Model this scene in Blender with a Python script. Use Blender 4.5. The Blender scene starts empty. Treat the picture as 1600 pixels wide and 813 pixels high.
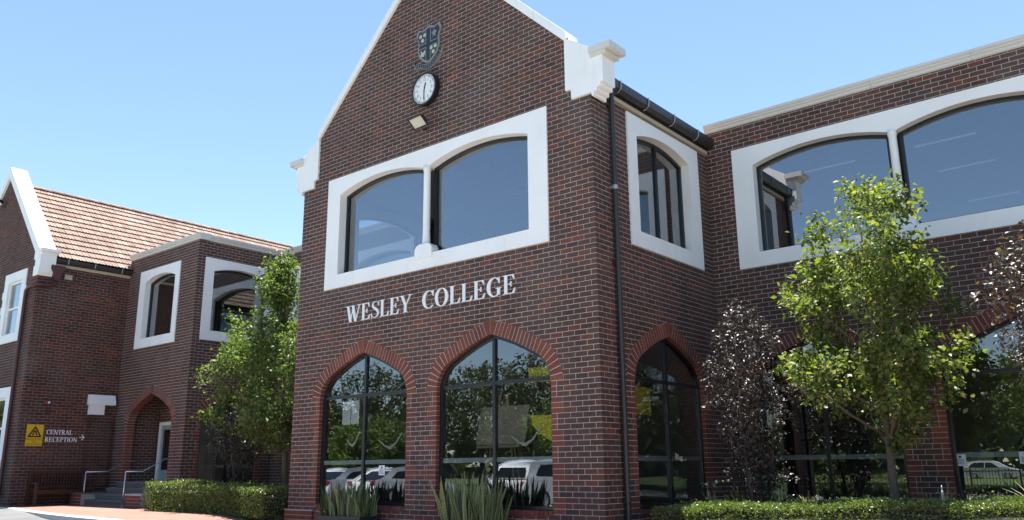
import bpy, math, random
import numpy as np
from mathutils import Vector, Matrix
random.seed(7); RNG = np.random.default_rng(7)
SC = bpy.context.scene; COL = SC.collection
PI = math.pi; rad = math.radians

# ------------------------------------------------------------------ camera
FPX, CPX, CPY = 1303.43, 800.0, 406.5
YAW, PITCH, ROLL = 0.6919, 0.2449, -0.0093
CAM = np.array([7.2003, -10.8084, 0.7011])
_f = np.array([-math.sin(YAW)*math.cos(PITCH), math.cos(YAW)*math.cos(PITCH), math.sin(PITCH)])
_r = np.cross(_f, [0, 0, 1]); _r /= np.linalg.norm(_r); _u = np.cross(_r, _f)
_c, _s = math.cos(ROLL), math.sin(ROLL)
CR, CU, CF = _c*_r+_s*_u, -_s*_r+_c*_u, _f
cam = bpy.data.objects.new('camera', bpy.data.cameras.new('camera')); COL.objects.link(cam)
cam.data.sensor_width = 36; cam.data.lens = 36*FPX/1600; cam.data.clip_start = .05; cam.data.clip_end = 3000
cam.matrix_world = Matrix(((CR[0], CU[0], -CF[0], CAM[0]), (CR[1], CU[1], -CF[1], CAM[1]), (CR[2], CU[2], -CF[2], CAM[2]), (0, 0, 0, 1)))
SC.camera = cam
def project(p):
    d = np.array(p)-CAM; z = d@CF
    if z < .1: return None
    return CPX+FPX*(d@CR)/z, CPY-FPX*(d@CU)/z, z

# ------------------------------------------------------------------ sky, sun, exposure
SUN_EL = rad(76); SUN_AZ = math.atan2(-1.0, 1.7)      # towards the sun: x = sin(az), y = cos(az)
sdir = Vector((math.sin(SUN_AZ)*math.cos(SUN_EL), math.cos(SUN_AZ)*math.cos(SUN_EL), math.sin(SUN_EL)))
W = bpy.data.worlds.new('World'); SC.world = W; W.use_nodes = True
wn = W.node_tree.nodes; wl = W.node_tree.links
sky = wn.new('ShaderNodeTexSky'); sky.sky_type = 'NISHITA'; sky.sun_disc = False
sky.sun_elevation = SUN_EL; sky.sun_rotation = SUN_AZ; sky.altitude = 0; sky.air_density = 1.0; sky.dust_density = .05; sky.ozone_density = 1.8
bg = wn['Background']; bg.inputs[1].default_value = .068
wl.new(sky.outputs[0], bg.inputs[0])
sl = bpy.data.lights.new('sun', 'SUN'); sl.energy = 5.0; sl.angle = rad(.53); sl.color = (1, .96, .9)
so = bpy.data.objects.new('sun', sl); COL.objects.link(so); so.rotation_euler = sdir.to_track_quat('Z', 'Y').to_euler()
so.location = (0, 0, 40)
SC.view_settings.view_transform = 'Standard'; SC.view_settings.look = 'None'
SC.view_settings.gamma = 1; SC.view_settings.exposure = 1.84
try: SC.view_settings.use_curve_mapping = False
except Exception: pass
SC.render.engine = 'CYCLES'
SC.cycles.max_bounces = 10; SC.cycles.transparent_max_bounces = 12; SC.cycles.caustics_reflective = False; SC.cycles.caustics_refractive = False
SC.cycles.use_denoising = True

# ------------------------------------------------------------------ materials
MT = {}
def nodes(name):
    m = bpy.data.materials.new(name); m.use_nodes = True; MT[name] = m
    n = m.node_tree.nodes; return m, n, m.node_tree.links, n['Principled BSDF']
def ramp(n, stops):
    r = n.new('ShaderNodeValToRGB'); e = r.color_ramp.elements
    while len(e) < len(stops): e.new(.5)
    for k, (p, c) in enumerate(stops): e[k].position = p; e[k].color = (*c, 1)
    return r
def noise(n, l, scale, detail=4, coord='Object'):
    tc = n.new('ShaderNodeTexCoord'); t = n.new('ShaderNodeTexNoise'); t.inputs['Scale'].default_value = scale; t.inputs['Detail'].default_value = detail
    l.new(tc.outputs[coord], t.inputs['Vector']); return t
def geo_noise(n, l, scale, detail=4):
    g = n.new('ShaderNodeNewGeometry'); t = n.new('ShaderNodeTexNoise'); t.inputs['Scale'].default_value = scale; t.inputs['Detail'].default_value = detail
    l.new(g.outputs['Position'], t.inputs['Vector']); return t
def mixc(n, l, a, b, fac, mode='MIX'):
    x = n.new('ShaderNodeMix'); x.data_type = 'RGBA'; x.blend_type = mode
    for s, v in ((x.inputs[0], fac), (x.inputs[6], a), (x.inputs[7], b)):
        if isinstance(v, (int, float)): s.default_value = v
        elif isinstance(v, tuple): s.default_value = (*v, 1)
        else: l.new(v, s)
    return x.outputs[2]
def math_(n, l, op, a, b=0):
    x = n.new('ShaderNodeMath'); x.operation = op
    for s, v in ((x.inputs[0], a), (x.inputs[1], b)):
        if isinstance(v, (int, float)): s.default_value = v
        else: l.new(v, s)
    return x.outputs[0]
def bump(n, l, b, h, strength, dist=.01):
    x = n.new('ShaderNodeBump'); x.inputs['Strength'].default_value = strength; x.inputs['Distance'].default_value = dist
    l.new(h, x.inputs['Height']); l.new(x.outputs[0], b.inputs['Normal'])
def rnd(n, l):
    a = n.new('ShaderNodeAttribute'); a.attribute_name = 'rnd'; o = n.new('ShaderNodeObjectInfo')
    return math_(n, l, 'FRACT', math_(n, l, 'ADD', a.outputs['Fac'], o.outputs['Random']))
def plain(name, col, rough=.6, metal=0, var=.12, scale=6, bmp=.1, spec=.5):
    m, n, l, b = nodes(name); t = geo_noise(n, l, scale, 5)
    c = mixc(n, l, tuple(x*(1-var) for x in col), tuple(min(1, x*(1+var)) for x in col), t.outputs['Fac'])
    l.new(c, b.inputs['Base Color']); b.inputs['Roughness'].default_value = rough; b.inputs['Metallic'].default_value = metal
    b.inputs['Specular IOR Level'].default_value = spec
    if bmp: bump(n, l, b, geo_noise(n, l, scale*8, 4).outputs['Fac'], bmp, .004)
    return m
def brick_mat(name, stops, dark):
    m, n, l, b = nodes(name)
    r = ramp(n, stops); l.new(rnd(n, l), r.inputs[0])
    t = geo_noise(n, l, 38, 5); tr = ramp(n, [(.40, (0, 0, 0)), (.62, (1, 1, 1))]); l.new(t.outputs['Fac'], tr.inputs[0])
    c = mixc(n, l, r.outputs[0], dark, math_(n, l, 'MULTIPLY', tr.outputs[0], .55))
    t2 = geo_noise(n, l, .9, 4); t3 = ramp(n, [(.3, (.82, .82, .84)), (.7, (1.16, 1.12, 1.1))]); l.new(t2.outputs['Fac'], t3.inputs[0])
    c = mixc(n, l, c, t3.outputs[0], 1.0, 'MULTIPLY')
    gg = n.new('ShaderNodeNewGeometry'); mp = n.new('ShaderNodeMapping'); mp.inputs['Scale'].default_value = (2.6, 2.6, .22); l.new(gg.outputs['Position'], mp.inputs[0]); sk = n.new('ShaderNodeTexNoise'); sk.inputs['Scale'].default_value = 1; sk.inputs['Detail'].default_value = 5; l.new(mp.outputs[0], sk.inputs[0]); skr = ramp(n, [(.36, (.80, .80, .80)), (.52, (.93, .92, .91)), (.7, (1, .98, .96))]); l.new(sk.outputs['Fac'], skr.inputs[0]); c = mixc(n, l, c, skr.outputs[0], 1.0, 'MULTIPLY')
    t4 = geo_noise(n, l, .55, 5); t5 = ramp(n, [(.52, (0, 0, 0)), (.72, (1, 1, 1))]); l.new(t4.outputs['Fac'], t5.inputs[0])
    c = mixc(n, l, c, (.105, .095, .085), math_(n, l, 'MULTIPLY', t5.outputs[0], .45))
    l.new(c, b.inputs['Base Color']); b.inputs['Roughness'].default_value = .78; b.inputs['Specular IOR Level'].default_value = .3
    bump(n, l, b, geo_noise(n, l, 120, 6).outputs['Fac'], .5, .004)
    return m
BRK = brick_mat('brick_dark', [(0, (.080, .041, .034)), (.25, (.118, .062, .050)), (.5, (.100, .058, .052)), (.75, (.128, .064, .050)), (.9, (.155, .064, .046)), (.965, (.19, .064, .040)), (1, (.215, .068, .042))], (.056, .037, .033))
BRR = brick_mat('brick_red', [(0, (.165, .055, .038)), (.5, (.205, .066, .044)), (1, (.26, .084, .054))], (.13, .045, .034))
BRO = brick_mat('brick_old', [(0, (.055, .027, .022)), (.35, (.10, .042, .031)), (.65, (.088, .040, .034)), (.85, (.145, .048, .031)), (1, (.20, .056, .03))], (.042, .025, .021))
MOR = plain('mortar', (.46, .385, .345), .9, var=.38, scale=2.2, bmp=.3)
MOO = plain('mortar_old', (.27, .205, .18), .9, var=.4, scale=2.2, bmp=.3)
def painted(name, col):
    m, n, l, b = nodes(name); t = geo_noise(n, l, 1.3, 6); r = ramp(n, [(.25, tuple(x*.93 for x in col)), (.6, col)]); l.new(t.outputs['Fac'], r.inputs[0])
    tc = n.new('ShaderNodeNewGeometry'); mp = n.new('ShaderNodeMapping'); mp.inputs['Scale'].default_value = (9, 9, .8); l.new(tc.outputs['Position'], mp.inputs[0])
    st = n.new('ShaderNodeTexNoise'); st.inputs['Scale'].default_value = 1; st.inputs['Detail'].default_value = 5; l.new(mp.outputs[0], st.inputs[0])
    sr = ramp(n, [(.62, (1, 1, 1)), (.85, (.90, .89, .86))]); l.new(st.outputs['Fac'], sr.inputs[0])
    l.new(mixc(n, l, r.outputs[0], sr.outputs[0], 1.0, 'MULTIPLY'), b.inputs['Base Color']); b.inputs['Roughness'].default_value = .6
    bump(n, l, b, geo_noise(n, l, 60, 4).outputs['Fac'], .12, .003); return m
WHT = painted('white_paint', (.87, .87, .86))
COP = painted('coping_paint', (.62, .61, .585))
CRM = plain('cream_timber', (.50, .43, .32), .6)
BLK = plain('black_aluminium', (.013, .013, .015), .35, var=.2, bmp=0)
GUT = plain('dark_brown_metal', (.030, .025, .024), .4, bmp=.03)
GRP = plain('dark_red_paint', (.075, .022, .022), .45)
STL = plain('galvanised_steel', (.42, .42, .43), .4, .7)
SST = plain('stainless_tube', (.62, .62, .62), .3, .9, bmp=0)
LET = plain('letter_white', (.80, .80, .80), .4, bmp=0, var=.03)
def glass(name, base, tint):
    m, n, l, b = nodes(name); n.remove(b); out = n['Material Output']
    tr = n.new('ShaderNodeBsdfTransparent'); tr.inputs[0].default_value = (*tint, 1)
    gl = n.new('ShaderNodeBsdfGlossy'); gl.inputs['Roughness'].default_value = 0.0; gl.inputs[0].default_value = (.92, .97, 1, 1)
    fr = n.new('ShaderNodeFresnel'); fr.inputs[0].default_value = 1.5
    f = math_(n, l, 'MINIMUM', math_(n, l, 'ADD', math_(n, l, 'MULTIPLY', fr.outputs[0], 1.4), base), .95)
    bp = n.new('ShaderNodeBump'); bp.inputs['Strength'].default_value = .025; bp.inputs['Distance'].default_value = .02
    l.new(geo_noise(n, l, 1.1, 1).outputs['Fac'], bp.inputs['Height']); l.new(bp.outputs[0], gl.inputs['Normal'])
    mx = n.new('ShaderNodeMixShader'); l.new(f, mx.inputs[0]); l.new(tr.outputs[0], mx.inputs[1]); l.new(gl.outputs[0], mx.inputs[2]); l.new(mx.outputs[0], out.inputs[0])
    return m
GLU = glass('window_glass', .235, (.66, .71, .72))
GLL = glass('dark_window_glass', .12, (.85, .88, .89))
CGL = plain('car_glass', (.012, .014, .016), .12, bmp=0, spec=.25)
FRO = plain('frosted_band', (.42, .47, .50), .7, bmp=0)
INW = plain('interior_wall', (.20, .19, .18), .9, bmp=0); INF = plain('interior_floor', (.10, .09, .085), .8, bmp=0); INC = plain('interior_ceiling', (.38, .38, .37), .9, bmp=0)
def tile_mat(name, stops):
    m, n, l, b = nodes(name); r = ramp(n, stops); l.new(rnd(n, l), r.inputs[0])
    t = geo_noise(n, l, 4, 6); tr = ramp(n, [(.45, (1, 1, 1)), (.8, (.62, .6, .58))]); l.new(t.outputs['Fac'], tr.inputs[0])
    l.new(mixc(n, l, r.outputs[0], tr.outputs[0], 1., 'MULTIPLY'), b.inputs['Base Color']); b.inputs['Roughness'].default_value = .85
    bump(n, l, b, geo_noise(n, l, 60, 4).outputs['Fac'], .2, .004); return m
TIL = tile_mat('terracotta_tile', [(0, (.18, .118, .090)), (.3, (.225, .148, .114)), (.8, (.26, .178, .142)), (.95, (.29, .22, .18)), (1, (.18, .155, .14))])
def leaf_mat(name, stops, trans, rough=.45, spec=.5, tmul=(1.3, 1.25, .5)):
    m, n, l, b = nodes(name); r = ramp(n, stops); l.new(rnd(n, l), r.inputs[0])
    l.new(r.outputs[0], b.inputs['Base Color']); b.inputs['Roughness'].default_value = rough; b.inputs['Specular IOR Level'].default_value = spec
    t = n.new('ShaderNodeBsdfTranslucent'); l.new(mixc(n, l, r.outputs[0], tmul, 1., 'MULTIPLY'), t.inputs[0])
    mx = n.new('ShaderNodeMixShader'); mx.inputs[0].default_value = trans
    l.new(b.outputs[0], mx.inputs[1]); l.new(t.outputs[0], mx.inputs[2]); l.new(mx.outputs[0], n['Material Output'].inputs[0]); return m
LFG = leaf_mat('pear_leaf', [(0, (.085, .115, .028)), (.5, (.13, .18, .045)), (.85, (.185, .23, .075)), (1, (.30, .26, .13))], .46, .5, .35, (1.12, 1.2, .42))
LFL = leaf_mat('left_tree_leaf', [(0, (.07, .10, .028)), (.6, (.125, .165, .048)), (1, (.22, .24, .09))], .44, .5, .35, (1.0, 1.28, .45))
LFP = leaf_mat('plum_leaf', [(0, (.024, .015, .016)), (.7, (.04, .028, .025)), (1, (.08, .08, .042))], .10, .54, .8, (1.2, .8, .5))
LFB = leaf_mat('bronze_leaf', [(0, (.05, .02, .015)), (.5, (.10, .05, .02)), (1, (.14, .11, .04))], .35, .3, .6)
LFH = leaf_mat('hedge_leaf', [(0, (.08, .12, .032)), (.6, (.135, .175, .05)), (1, (.23, .26, .10))], .36, .35, .5, (1.05, 1.25, .45))
LFE = leaf_mat('gum_leaf', [(0, (.035, .05, .02)), (.6, (.055, .075, .028)), (1, (.09, .095, .035))], .25)
LFY = leaf_mat('yellow_green_leaf', [(0, (.07, .09, .015)), (1, (.16, .16, .03))], .3)
LFW = leaf_mat('pale_leaf', [(0, (.16, .19, .08)), (.6, (.30, .32, .18)), (1, (.62, .62, .50))], .3)
BRKT = plain('bark', (.11, .085, .065), .9, var=.3, scale=12, bmp=.6)
TWG = plain('hedge_twig', (.035, .04, .016), .95, bmp=.3)
TMB = plain('red_brown_timber', (.065, .022, .014), .5, var=.25, scale=9)

# ------------------------------------------------------------------ mesh helpers
class MB:
    def __init__(s): s.v = []; s.f = []; s.m = []; s.r = []
    def add(s, vs, fs, mi=0, r=None):
        b = len(s.v); s.v += [tuple(v) for v in vs]
        for f in fs: s.f.append([b+i for i in f]); s.m.append(mi); s.r.append(r or 0.0)
    def box(s, lo, hi, mi=0, r=None):
        (a, b, c), (d, e, f) = lo, hi
        s.add([(a,b,c),(d,b,c),(d,e,c),(a,e,c),(a,b,f),(d,b,f),(d,e,f),(a,e,f)], [(3,2,1,0),(4,5,6,7),(0,1,5,4),(1,2,6,5),(2,3,7,6),(3,0,4,7)], mi, r)
    def tube(s, pts, r, n=8, cap=True, mi=0):
        pts = [Vector(p) for p in pts]; rs = r if isinstance(r, (list, tuple)) else [r]*len(pts)
        b = len(s.v); k = len(pts); up = None
        for i, p in enumerate(pts):
            t = (pts[min(i+1, k-1)]-pts[max(i-1, 0)]).normalized()
            if up is None: up = t.orthogonal().normalized()
            up = (up-t*up.dot(t)); up = up.normalized() if up.length > 1e-6 else t.orthogonal().normalized()
            w = t.cross(up)
            for j in range(n):
                a = 2*PI*j/n; s.v.append(tuple(p+(up*math.cos(a)+w*math.sin(a))*rs[i]))
        for i in range(k-1):
            for j in range(n):
                s.f.append([b+i*n+j, b+i*n+(j+1)%n, b+(i+1)*n+(j+1)%n, b+(i+1)*n+j]); s.m.append(mi); s.r.append(0.)
        if cap:
            s.f.append([b+j for j in range(n)][::-1]); s.f.append([b+(k-1)*n+j for j in range(n)]); s.m += [mi, mi]; s.r += [0., 0.]
    def prism(s, fr, pts, d0, d1, mi=0, r=None):
        n = len(pts); A = [fr.P(u, z, d0) for u, z in pts]; B = [fr.P(u, z, d1) for u, z in pts]
        s.add(A+B, [list(range(n)), list(range(2*n-1, n-1, -1))]+[(i, (i+1) % n, n+(i+1) % n, n+i) for i in range(n)], mi, r)
    def ring(s, fr, outer, inner, d0, d1, closed=True, mi=0):
        n = len(outer); V = []
        for P, d in ((outer, d0), (inner, d0), (outer, d1), (inner, d1)): V += [fr.P(u, z, d) for u, z in P]
        F = []
        for i in range(n if closed else n-1):
            j = (i+1) % n
            F += [(i, j, n+j, n+i), (2*n+i, 3*n+i, 3*n+j, 2*n+j), (i, 2*n+i, 2*n+j, j), (n+i, n+j, 3*n+j, 3*n+i)]
        if not closed: F += [(0, n, 3*n, 2*n), (n-1, 3*n-1, 4*n-1, 2*n-1)]
        s.add(V, F, mi)
    def lathe(s, c, prof, n=16, axis=(0, 0, 1), mi=0):
        ax = Vector(axis).normalized(); e = ax.orthogonal().normalized(); g = ax.cross(e); c = Vector(c); b = len(s.v)
        for r, h in prof:
            for j in range(n): s.v.append(tuple(c+ax*h+(e*math.cos(2*PI*j/n)+g*math.sin(2*PI*j/n))*r))
        for i in range(len(prof)-1):
            for j in range(n): s.f.append([b+i*n+j, b+i*n+(j+1)%n, b+(i+1)*n+(j+1)%n, b+(i+1)*n+j]); s.m.append(mi); s.r.append(0.)
        for i in (0, len(prof)-1): s.f.append([b+i*n+j for j in range(n)]); s.m.append(mi); s.r.append(0.)
    def mesh(s, name, mats, smooth=False):
        me = bpy.data.meshes.new(name); me.from_pydata(s.v, [], s.f)
        for m in (mats if isinstance(mats, (list, tuple)) else [mats]): me.materials.append(m)
        if any(s.m): me.polygons.foreach_set('material_index', s.m)
        if any(s.r): me.attributes.new('rnd', 'FLOAT', 'FACE').data.foreach_set('value', s.r)
        if smooth: me.polygons.foreach_set('use_smooth', [True]*len(me.polygons))
        me.update(); return me
    def build(s, name, mats, parent=None, smooth=False): return link(name, s.mesh(name, mats, smooth), parent)
WLOC = {}
def link(name, data, parent=None, loc=None, mat=None):
    """links data given in world coordinates; parents are never rotated unless built locally"""
    o = bpy.data.objects.new(name, data); COL.objects.link(o); WLOC[o.name] = Vector((0, 0, 0))
    if loc is not None: o.location = loc; WLOC[o.name] = Vector(loc)
    if mat is not None: o.matrix_basis = mat; WLOC[o.name] = mat.translation.copy()
    if parent is not None:
        o.parent = parent; o.matrix_parent_inverse = Matrix.Translation(-WLOC[parent.name])
    return o
def tag(o, label=None, cat=None, group=None, kind=None):
    if label: o['label'] = label
    if cat: o['category'] = cat
    if group: o['group'] = group
    if kind: o['kind'] = kind
    return o
def thing(name, label, cat, loc, group=None): return tag(link(name, None, None, loc), label, cat, group)
def struct(o): o['kind'] = 'structure'; return o
def stuff(o): o['kind'] = 'stuff'; return o
class Fr:
    def __init__(s, o, u, n): s.o = Vector(o); s.u = Vector(u); s.n = Vector(n); s.z = Vector((0, 0, 1))
    def P(s, u, z, d=0): return s.o+s.u*u+s.z*z+s.n*d
    def M(s, u, z, d=0):
        p = s.P(u, z, d); a, b = s.u, -s.n
        return Matrix(((a.x, b.x, 0, p.x), (a.y, b.y, 0, p.y), (a.z, b.z, 1, p.z), (0, 0, 0, 1)))
def np_mesh(name, V, nper, tris, mat, rvals=None, smooth=False):
    """V: (N, k, 3) instances of a k-vertex piece, tris: faces of one piece (all the same size)"""
    N, k, _ = V.shape; T = np.array(tris); fs = T.shape[1]
    F = (T[None]+(np.arange(N)*k)[:, None, None]).reshape(-1)
    me = bpy.data.meshes.new(name); me.vertices.add(N*k); me.vertices.foreach_set('co', V.reshape(-1).astype(np.float32))
    nf = N*len(T); me.loops.add(nf*fs); me.loops.foreach_set('vertex_index', F.astype(np.int32))
    me.polygons.add(nf); me.polygons.foreach_set('loop_start', (np.arange(nf)*fs).astype(np.int32))
    me.materials.append(mat)
    if rvals is not None:
        me.attributes.new('rnd', 'FLOAT', 'FACE').data.foreach_set('value', np.repeat(rvals, len(T)).astype(np.float32))
    me.update(calc_edges=True); me.validate(); return me
def leaves(name, P, D, size, mat, width=.5, fold=.12, roll=None):
    """leaf blades at points P pointing along D"""
    N = len(P); D = D/np.linalg.norm(D, axis=1)[:, None]
    A = RNG.normal(size=(N, 3)); A -= D*(A*D).sum(1)[:, None]; A /= np.linalg.norm(A, axis=1)[:, None]
    if roll is not None:                                             # blades tend to face the sky
        Z = np.cross(D, np.array([0, 0, 1.])); A = A*roll+Z*(1-roll); A -= D*(A*D).sum(1)[:, None]; A /= np.linalg.norm(A, axis=1)[:, None]+1e-9
    B = np.cross(A, D); s = (size*RNG.uniform(.5, 1.35, N))[:, None]
    w = s*width*.5; h = s*fold
    V = np.stack([P, P+D*s*.45+A*w+B*h, P+D*s-B*h*1.2, P+D*s*.45-A*w+B*h, P+D*s*.5-B*h*.2], 1)
    return np_mesh(name, V, 5, [(0, 4, 1), (1, 4, 2), (0, 3, 4), (3, 2, 4)], mat, RNG.uniform(0, 1, N))

# ------------------------------------------------------------------ brickwork
CO = .086
class Wall:
    """brick wall on a frame: mortar sheet, bricks proud of it; holes(k) -> list of (a, b) cut from course k"""
    def __init__(s, part, fr, span, k0, k1, holes, phase, mats, red=None, start=None, single=True):
        s.part, s.fr, s.mats, s.single = part, fr, mats, single; s.bricks = []
        mo = MB()
        for k in range(k0, k1):
            z0, z1 = k*CO, (k+1)*CO; sp = span(k)
            if not sp: continue
            iv = [sp]
            for a, b in holes(k):
                nv = []
                for p, q in iv:
                    if b <= p or a >= q: nv.append((p, q)); continue
                    if a > p: nv.append((p, a))
                    if b < q: nv.append((b, q))
                iv = nv
            for p, q in iv:
                if q-p < .01: continue
                mo.add([fr.P(p, z0, -.005), fr.P(q, z0, -.005), fr.P(q, z1, -.005), fr.P(p, z1, -.005)], [(0, 1, 2, 3)])
                off = phase(k); n0 = math.floor((p-off)/.24)
                cuts = [p]+[off+.24*(n0+j) for j in range(0, int((q-p)/.24)+3) if p+.02 < off+.24*(n0+j) < q-.02]+[q]
                for a, b in zip(cuts, cuts[1:]):
                    a2 = a if a == p else a+.005; b2 = b if b == q else b-.005
                    if b2-a2 < .015: continue
                    s.bricks.append((a2, b2, z0+.005, z1-.005, 1 if (red and red((a+b)/2, z0)) else 0))
        s.mortar = mo
def brick_piece(mb, fr, a, b, z0, z1, d, back, mi, r, ch=.0035):
    V = [fr.P(a+ch, z0+ch, d), fr.P(b-ch, z0+ch, d), fr.P(b-ch, z1-ch, d), fr.P(a+ch, z1-ch, d),
         fr.P(a, z0, d-ch), fr.P(b, z0, d-ch), fr.P(b, z1, d-ch), fr.P(a, z1, d-ch), fr.P(a, z0, back), fr.P(b, z0, back), fr.P(b, z1, back), fr.P(a, z1, back)]
    F = [(0, 1, 2, 3)]
    for i in range(4):
        j = (i+1) % 4; F += [(4+i, 4+j, j, i), (8+i, 8+j, 4+j, 4+i)]
    mb.add(V, F, mi, r)
LOC = Fr((0, 0, 0), (1, 0, 0), (0, -1, 0)); BM = {}
def brick_mesh(L, H, mat, depth):
    key = (round(L, 2), round(H, 3), mat.name, depth)
    if key not in BM:
        mb = MB(); L2 = key[0] if abs(key[0]-L) < .004 else L
        brick_piece(mb, LOC, -L/2, L/2, -H/2, H/2, 0, -depth, 0, 0); BM[key] = (mb.mesh('brick', mat), L)
    me, l0 = BM[key]; return me, L/l0
def px_area(p, w, h):
    q = project(p)
    if not q or not (0 < q[0] < 1600 and 0 < q[1] < 813): return 0
    return (FPX/q[2])**2*w*h
def finish_walls(walls, limit=300, view_ok=None):
    cand = []
    for w in walls:
        for i, (a, b, z0, z1, r) in enumerate(w.bricks):
            if not w.single: continue
            c = w.fr.P((a+b)/2, (z0+z1)/2); to = Vector(CAM)-c
            cosv = max(0, to.normalized().dot(w.fr.n))
            ar = px_area(c, (b-a)*cosv, z1-z0)
            if ar > 0 and (view_ok is None or view_ok(w, c)) and b-a > .09: cand.append((ar, id(w), i))
    cand.sort(reverse=True); pick = {(w, i) for _, w, i in cand[:limit]}
    for w in walls:
        mb = MB()
        for i, (a, b, z0, z1, r) in enumerate(w.bricks):
            d = random.uniform(-.0015, .0015)
            if (id(w), i) in pick:
                me, sx = brick_mesh(b-a, z1-z0, w.mats[r], .012)
                o = link('brick', me, w.part, mat=w.fr.M((a+b)/2, (z0+z1)/2, d) @ Matrix.Diagonal((sx, 1, 1, 1)))
            else: brick_piece(mb, w.fr, a, b, z0, z1, d, -.012, r, random.random())
        if mb.v: stuff(mb.build('brickwork', w.mats, w.part))
# pointed four-centred arch
AR, AZ, AA, BULGE = .55, 24*CO, rad(67.5), .032
def arch_pts(uc, half, off=0, n=9):
    cx = half-AR; R = AR+off; ex = cx+AR*math.cos(AA); ez = AZ+AR*math.sin(AA); ap = ez+ex*math.tan(PI/2-AA)+off/math.sin(AA)
    P = [(uc+cx+R*math.cos(AA*i/n), AZ+R*math.sin(AA*i/n)) for i in range(n+1)]
    (ax_, az_), nx, nz = P[-1], math.cos(AA), math.sin(AA)
    for j in (1, 2, 3):
        f = j/4; g = BULGE*math.sin(PI*f); P.append((ax_+(uc-ax_)*f+nx*g, az_+(ap-az_)*f+nz*g))
    return P+[(uc, ap)]+[(2*uc-u, z) for u, z in P[::-1]]
def arch_half_at(half, off, z):
    P = arch_pts(0, half, off); P = P[:len(P)//2+1]
    if z <= AZ: return half+off
    for (u0, z0), (u1, z1) in zip(P, P[1:]):
        if z0 <= z <= z1: return u0+(u1-u0)*(z-z0)/(z1-z0+1e-9)
    return None
def arch_holes(uc, half, sill=0.0, ring=.25):
    """hole intervals of course k; jambs are quoined three courses wide, three narrow"""
    def h(k):
        zm = (k+.5)*CO
        if zm < sill: return []
        if k < 24:
            e = .235 if (k//3) % 2 == 0 else .12
            return [(uc-half-e, uc+half+e)]
        w = arch_half_at(half, ring*.55, zm)
        return [(uc-w, uc+w)] if w else []
    return h
def arch_trim(parent, fr, uc, half, mats, depth=.115, sill=True, mort=None, k0=0):
    """red voussoirs and quoined jambs; each brick a sub-part of the arch"""
    mort = mort or MOR; mb = MB()
    inn, out = arch_pts(uc, half, .006), arch_pts(uc, half, .25)
    mb.ring(fr, out, inn, .0024, -depth, closed=False)
    for s in (-1, 1):
        for k in range(k0, 24):
            e = .235 if (k//3) % 2 == 0 else .12
            u0, u1 = uc+s*(half+.006), uc+s*(half+e); lo, hi = min(u0, u1), max(u0, u1)
            z0, z1 = k*CO, (k+1)*CO
            mb.add([fr.P(lo, z0, -.0045), fr.P(hi, z0, -.0045), fr.P(hi, z1, -.0045), fr.P(lo, z1, -.0045), fr.P(u0, z0, -depth), fr.P(u0, z1, -depth)],
                   [(0, 1, 2, 3), (0, 3, 5, 4) if s > 0 else (1, 2, 5, 4)])
    arch = mb.build('arch', mort, parent)
    # voussoirs, laid along the inner curve
    R = AR; L1 = R*AA; ex = half-AR+AR*math.cos(AA); ez = AZ+AR*math.sin(AA); L2 = ex/math.sin(AA)
    n = round((L1+L2)/.083); N = 0
    def at(t, off):
        if t <= L1:
            a = t/R; return (half-AR+(R+off)*math.cos(a), AZ+(R+off)*math.sin(a))
        q = t-L1; nx, nz = math.cos(AA), math.sin(AA); off += BULGE*math.sin(PI*min(1, q/L2))
        return (ex-q*math.sin(AA)+off*nx, ez+q*math.cos(AA)+off*nz)
    for s in (-1, 1):
        for i in range(n):
            t0, t1 = (L1+L2)*i/n+.006, (L1+L2)*(i+1)/n-.006
            q = [at(t0, 0), at(t1, 0), at(t1, .25), at(t0, .25)]
            if i == n-1: q[2] = (.004, q[2][1]+q[2][0]*math.cos(AA)/math.sin(AA)); q[1] = (.004, q[1][1])
            c = (sum(p[0] for p in q)/4, sum(p[1] for p in q)/4); b = MB()
            d = .0056+random.uniform(-.0008, .0008)
            b.prism(fr, [(uc+s*u, z) for u, z in q], d, -depth)
            link('arch_brick', b.mesh('arch_brick', mats[1]), arch)
        for k in range(k0, 24):
            e = .23 if (k//3) % 2 == 0 else .11
            u0, u1 = uc+s*half, uc+s*(half+e); b = MB()
            brick_piece(b, fr, min(u0, u1), max(u0, u1), k*CO+.005, (k+1)*CO-.005, random.uniform(-.001, .001), -depth, 0, 0)
            link('jamb_brick', b.mesh('jamb_brick', mats[1]), arch)
    if sill:
        b0 = int(2*half/.0865); w = 2*half/b0
        for i in range(b0):
            b = MB(); a = uc-half+i*w
            brick_piece(b, fr, a+.004, a+w-.004, -.03, .05, .012, -depth, 0, 0)
            link('sill_brick', b.mesh('sill_brick', mats[1]), arch)
    return arch
def inset(P, d):
    """inset of a counter-clockwise closed outline"""
    n = len(P); out = []
    for i in range(n):
        a, b, c = Vector(P[i-1]), Vector(P[i]), Vector(P[(i+1) % n])
        e1 = (b-a).normalized(); e2 = (c-b).normalized(); n1 = Vector((-e1.y, e1.x)); n2 = Vector((-e2.y, e2.x))
        m = (n1+n2); m = m/max(.2, m.length_squared)*2; out.append((b.x+m.x*d, b.y+m.y*d))
    return out
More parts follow.
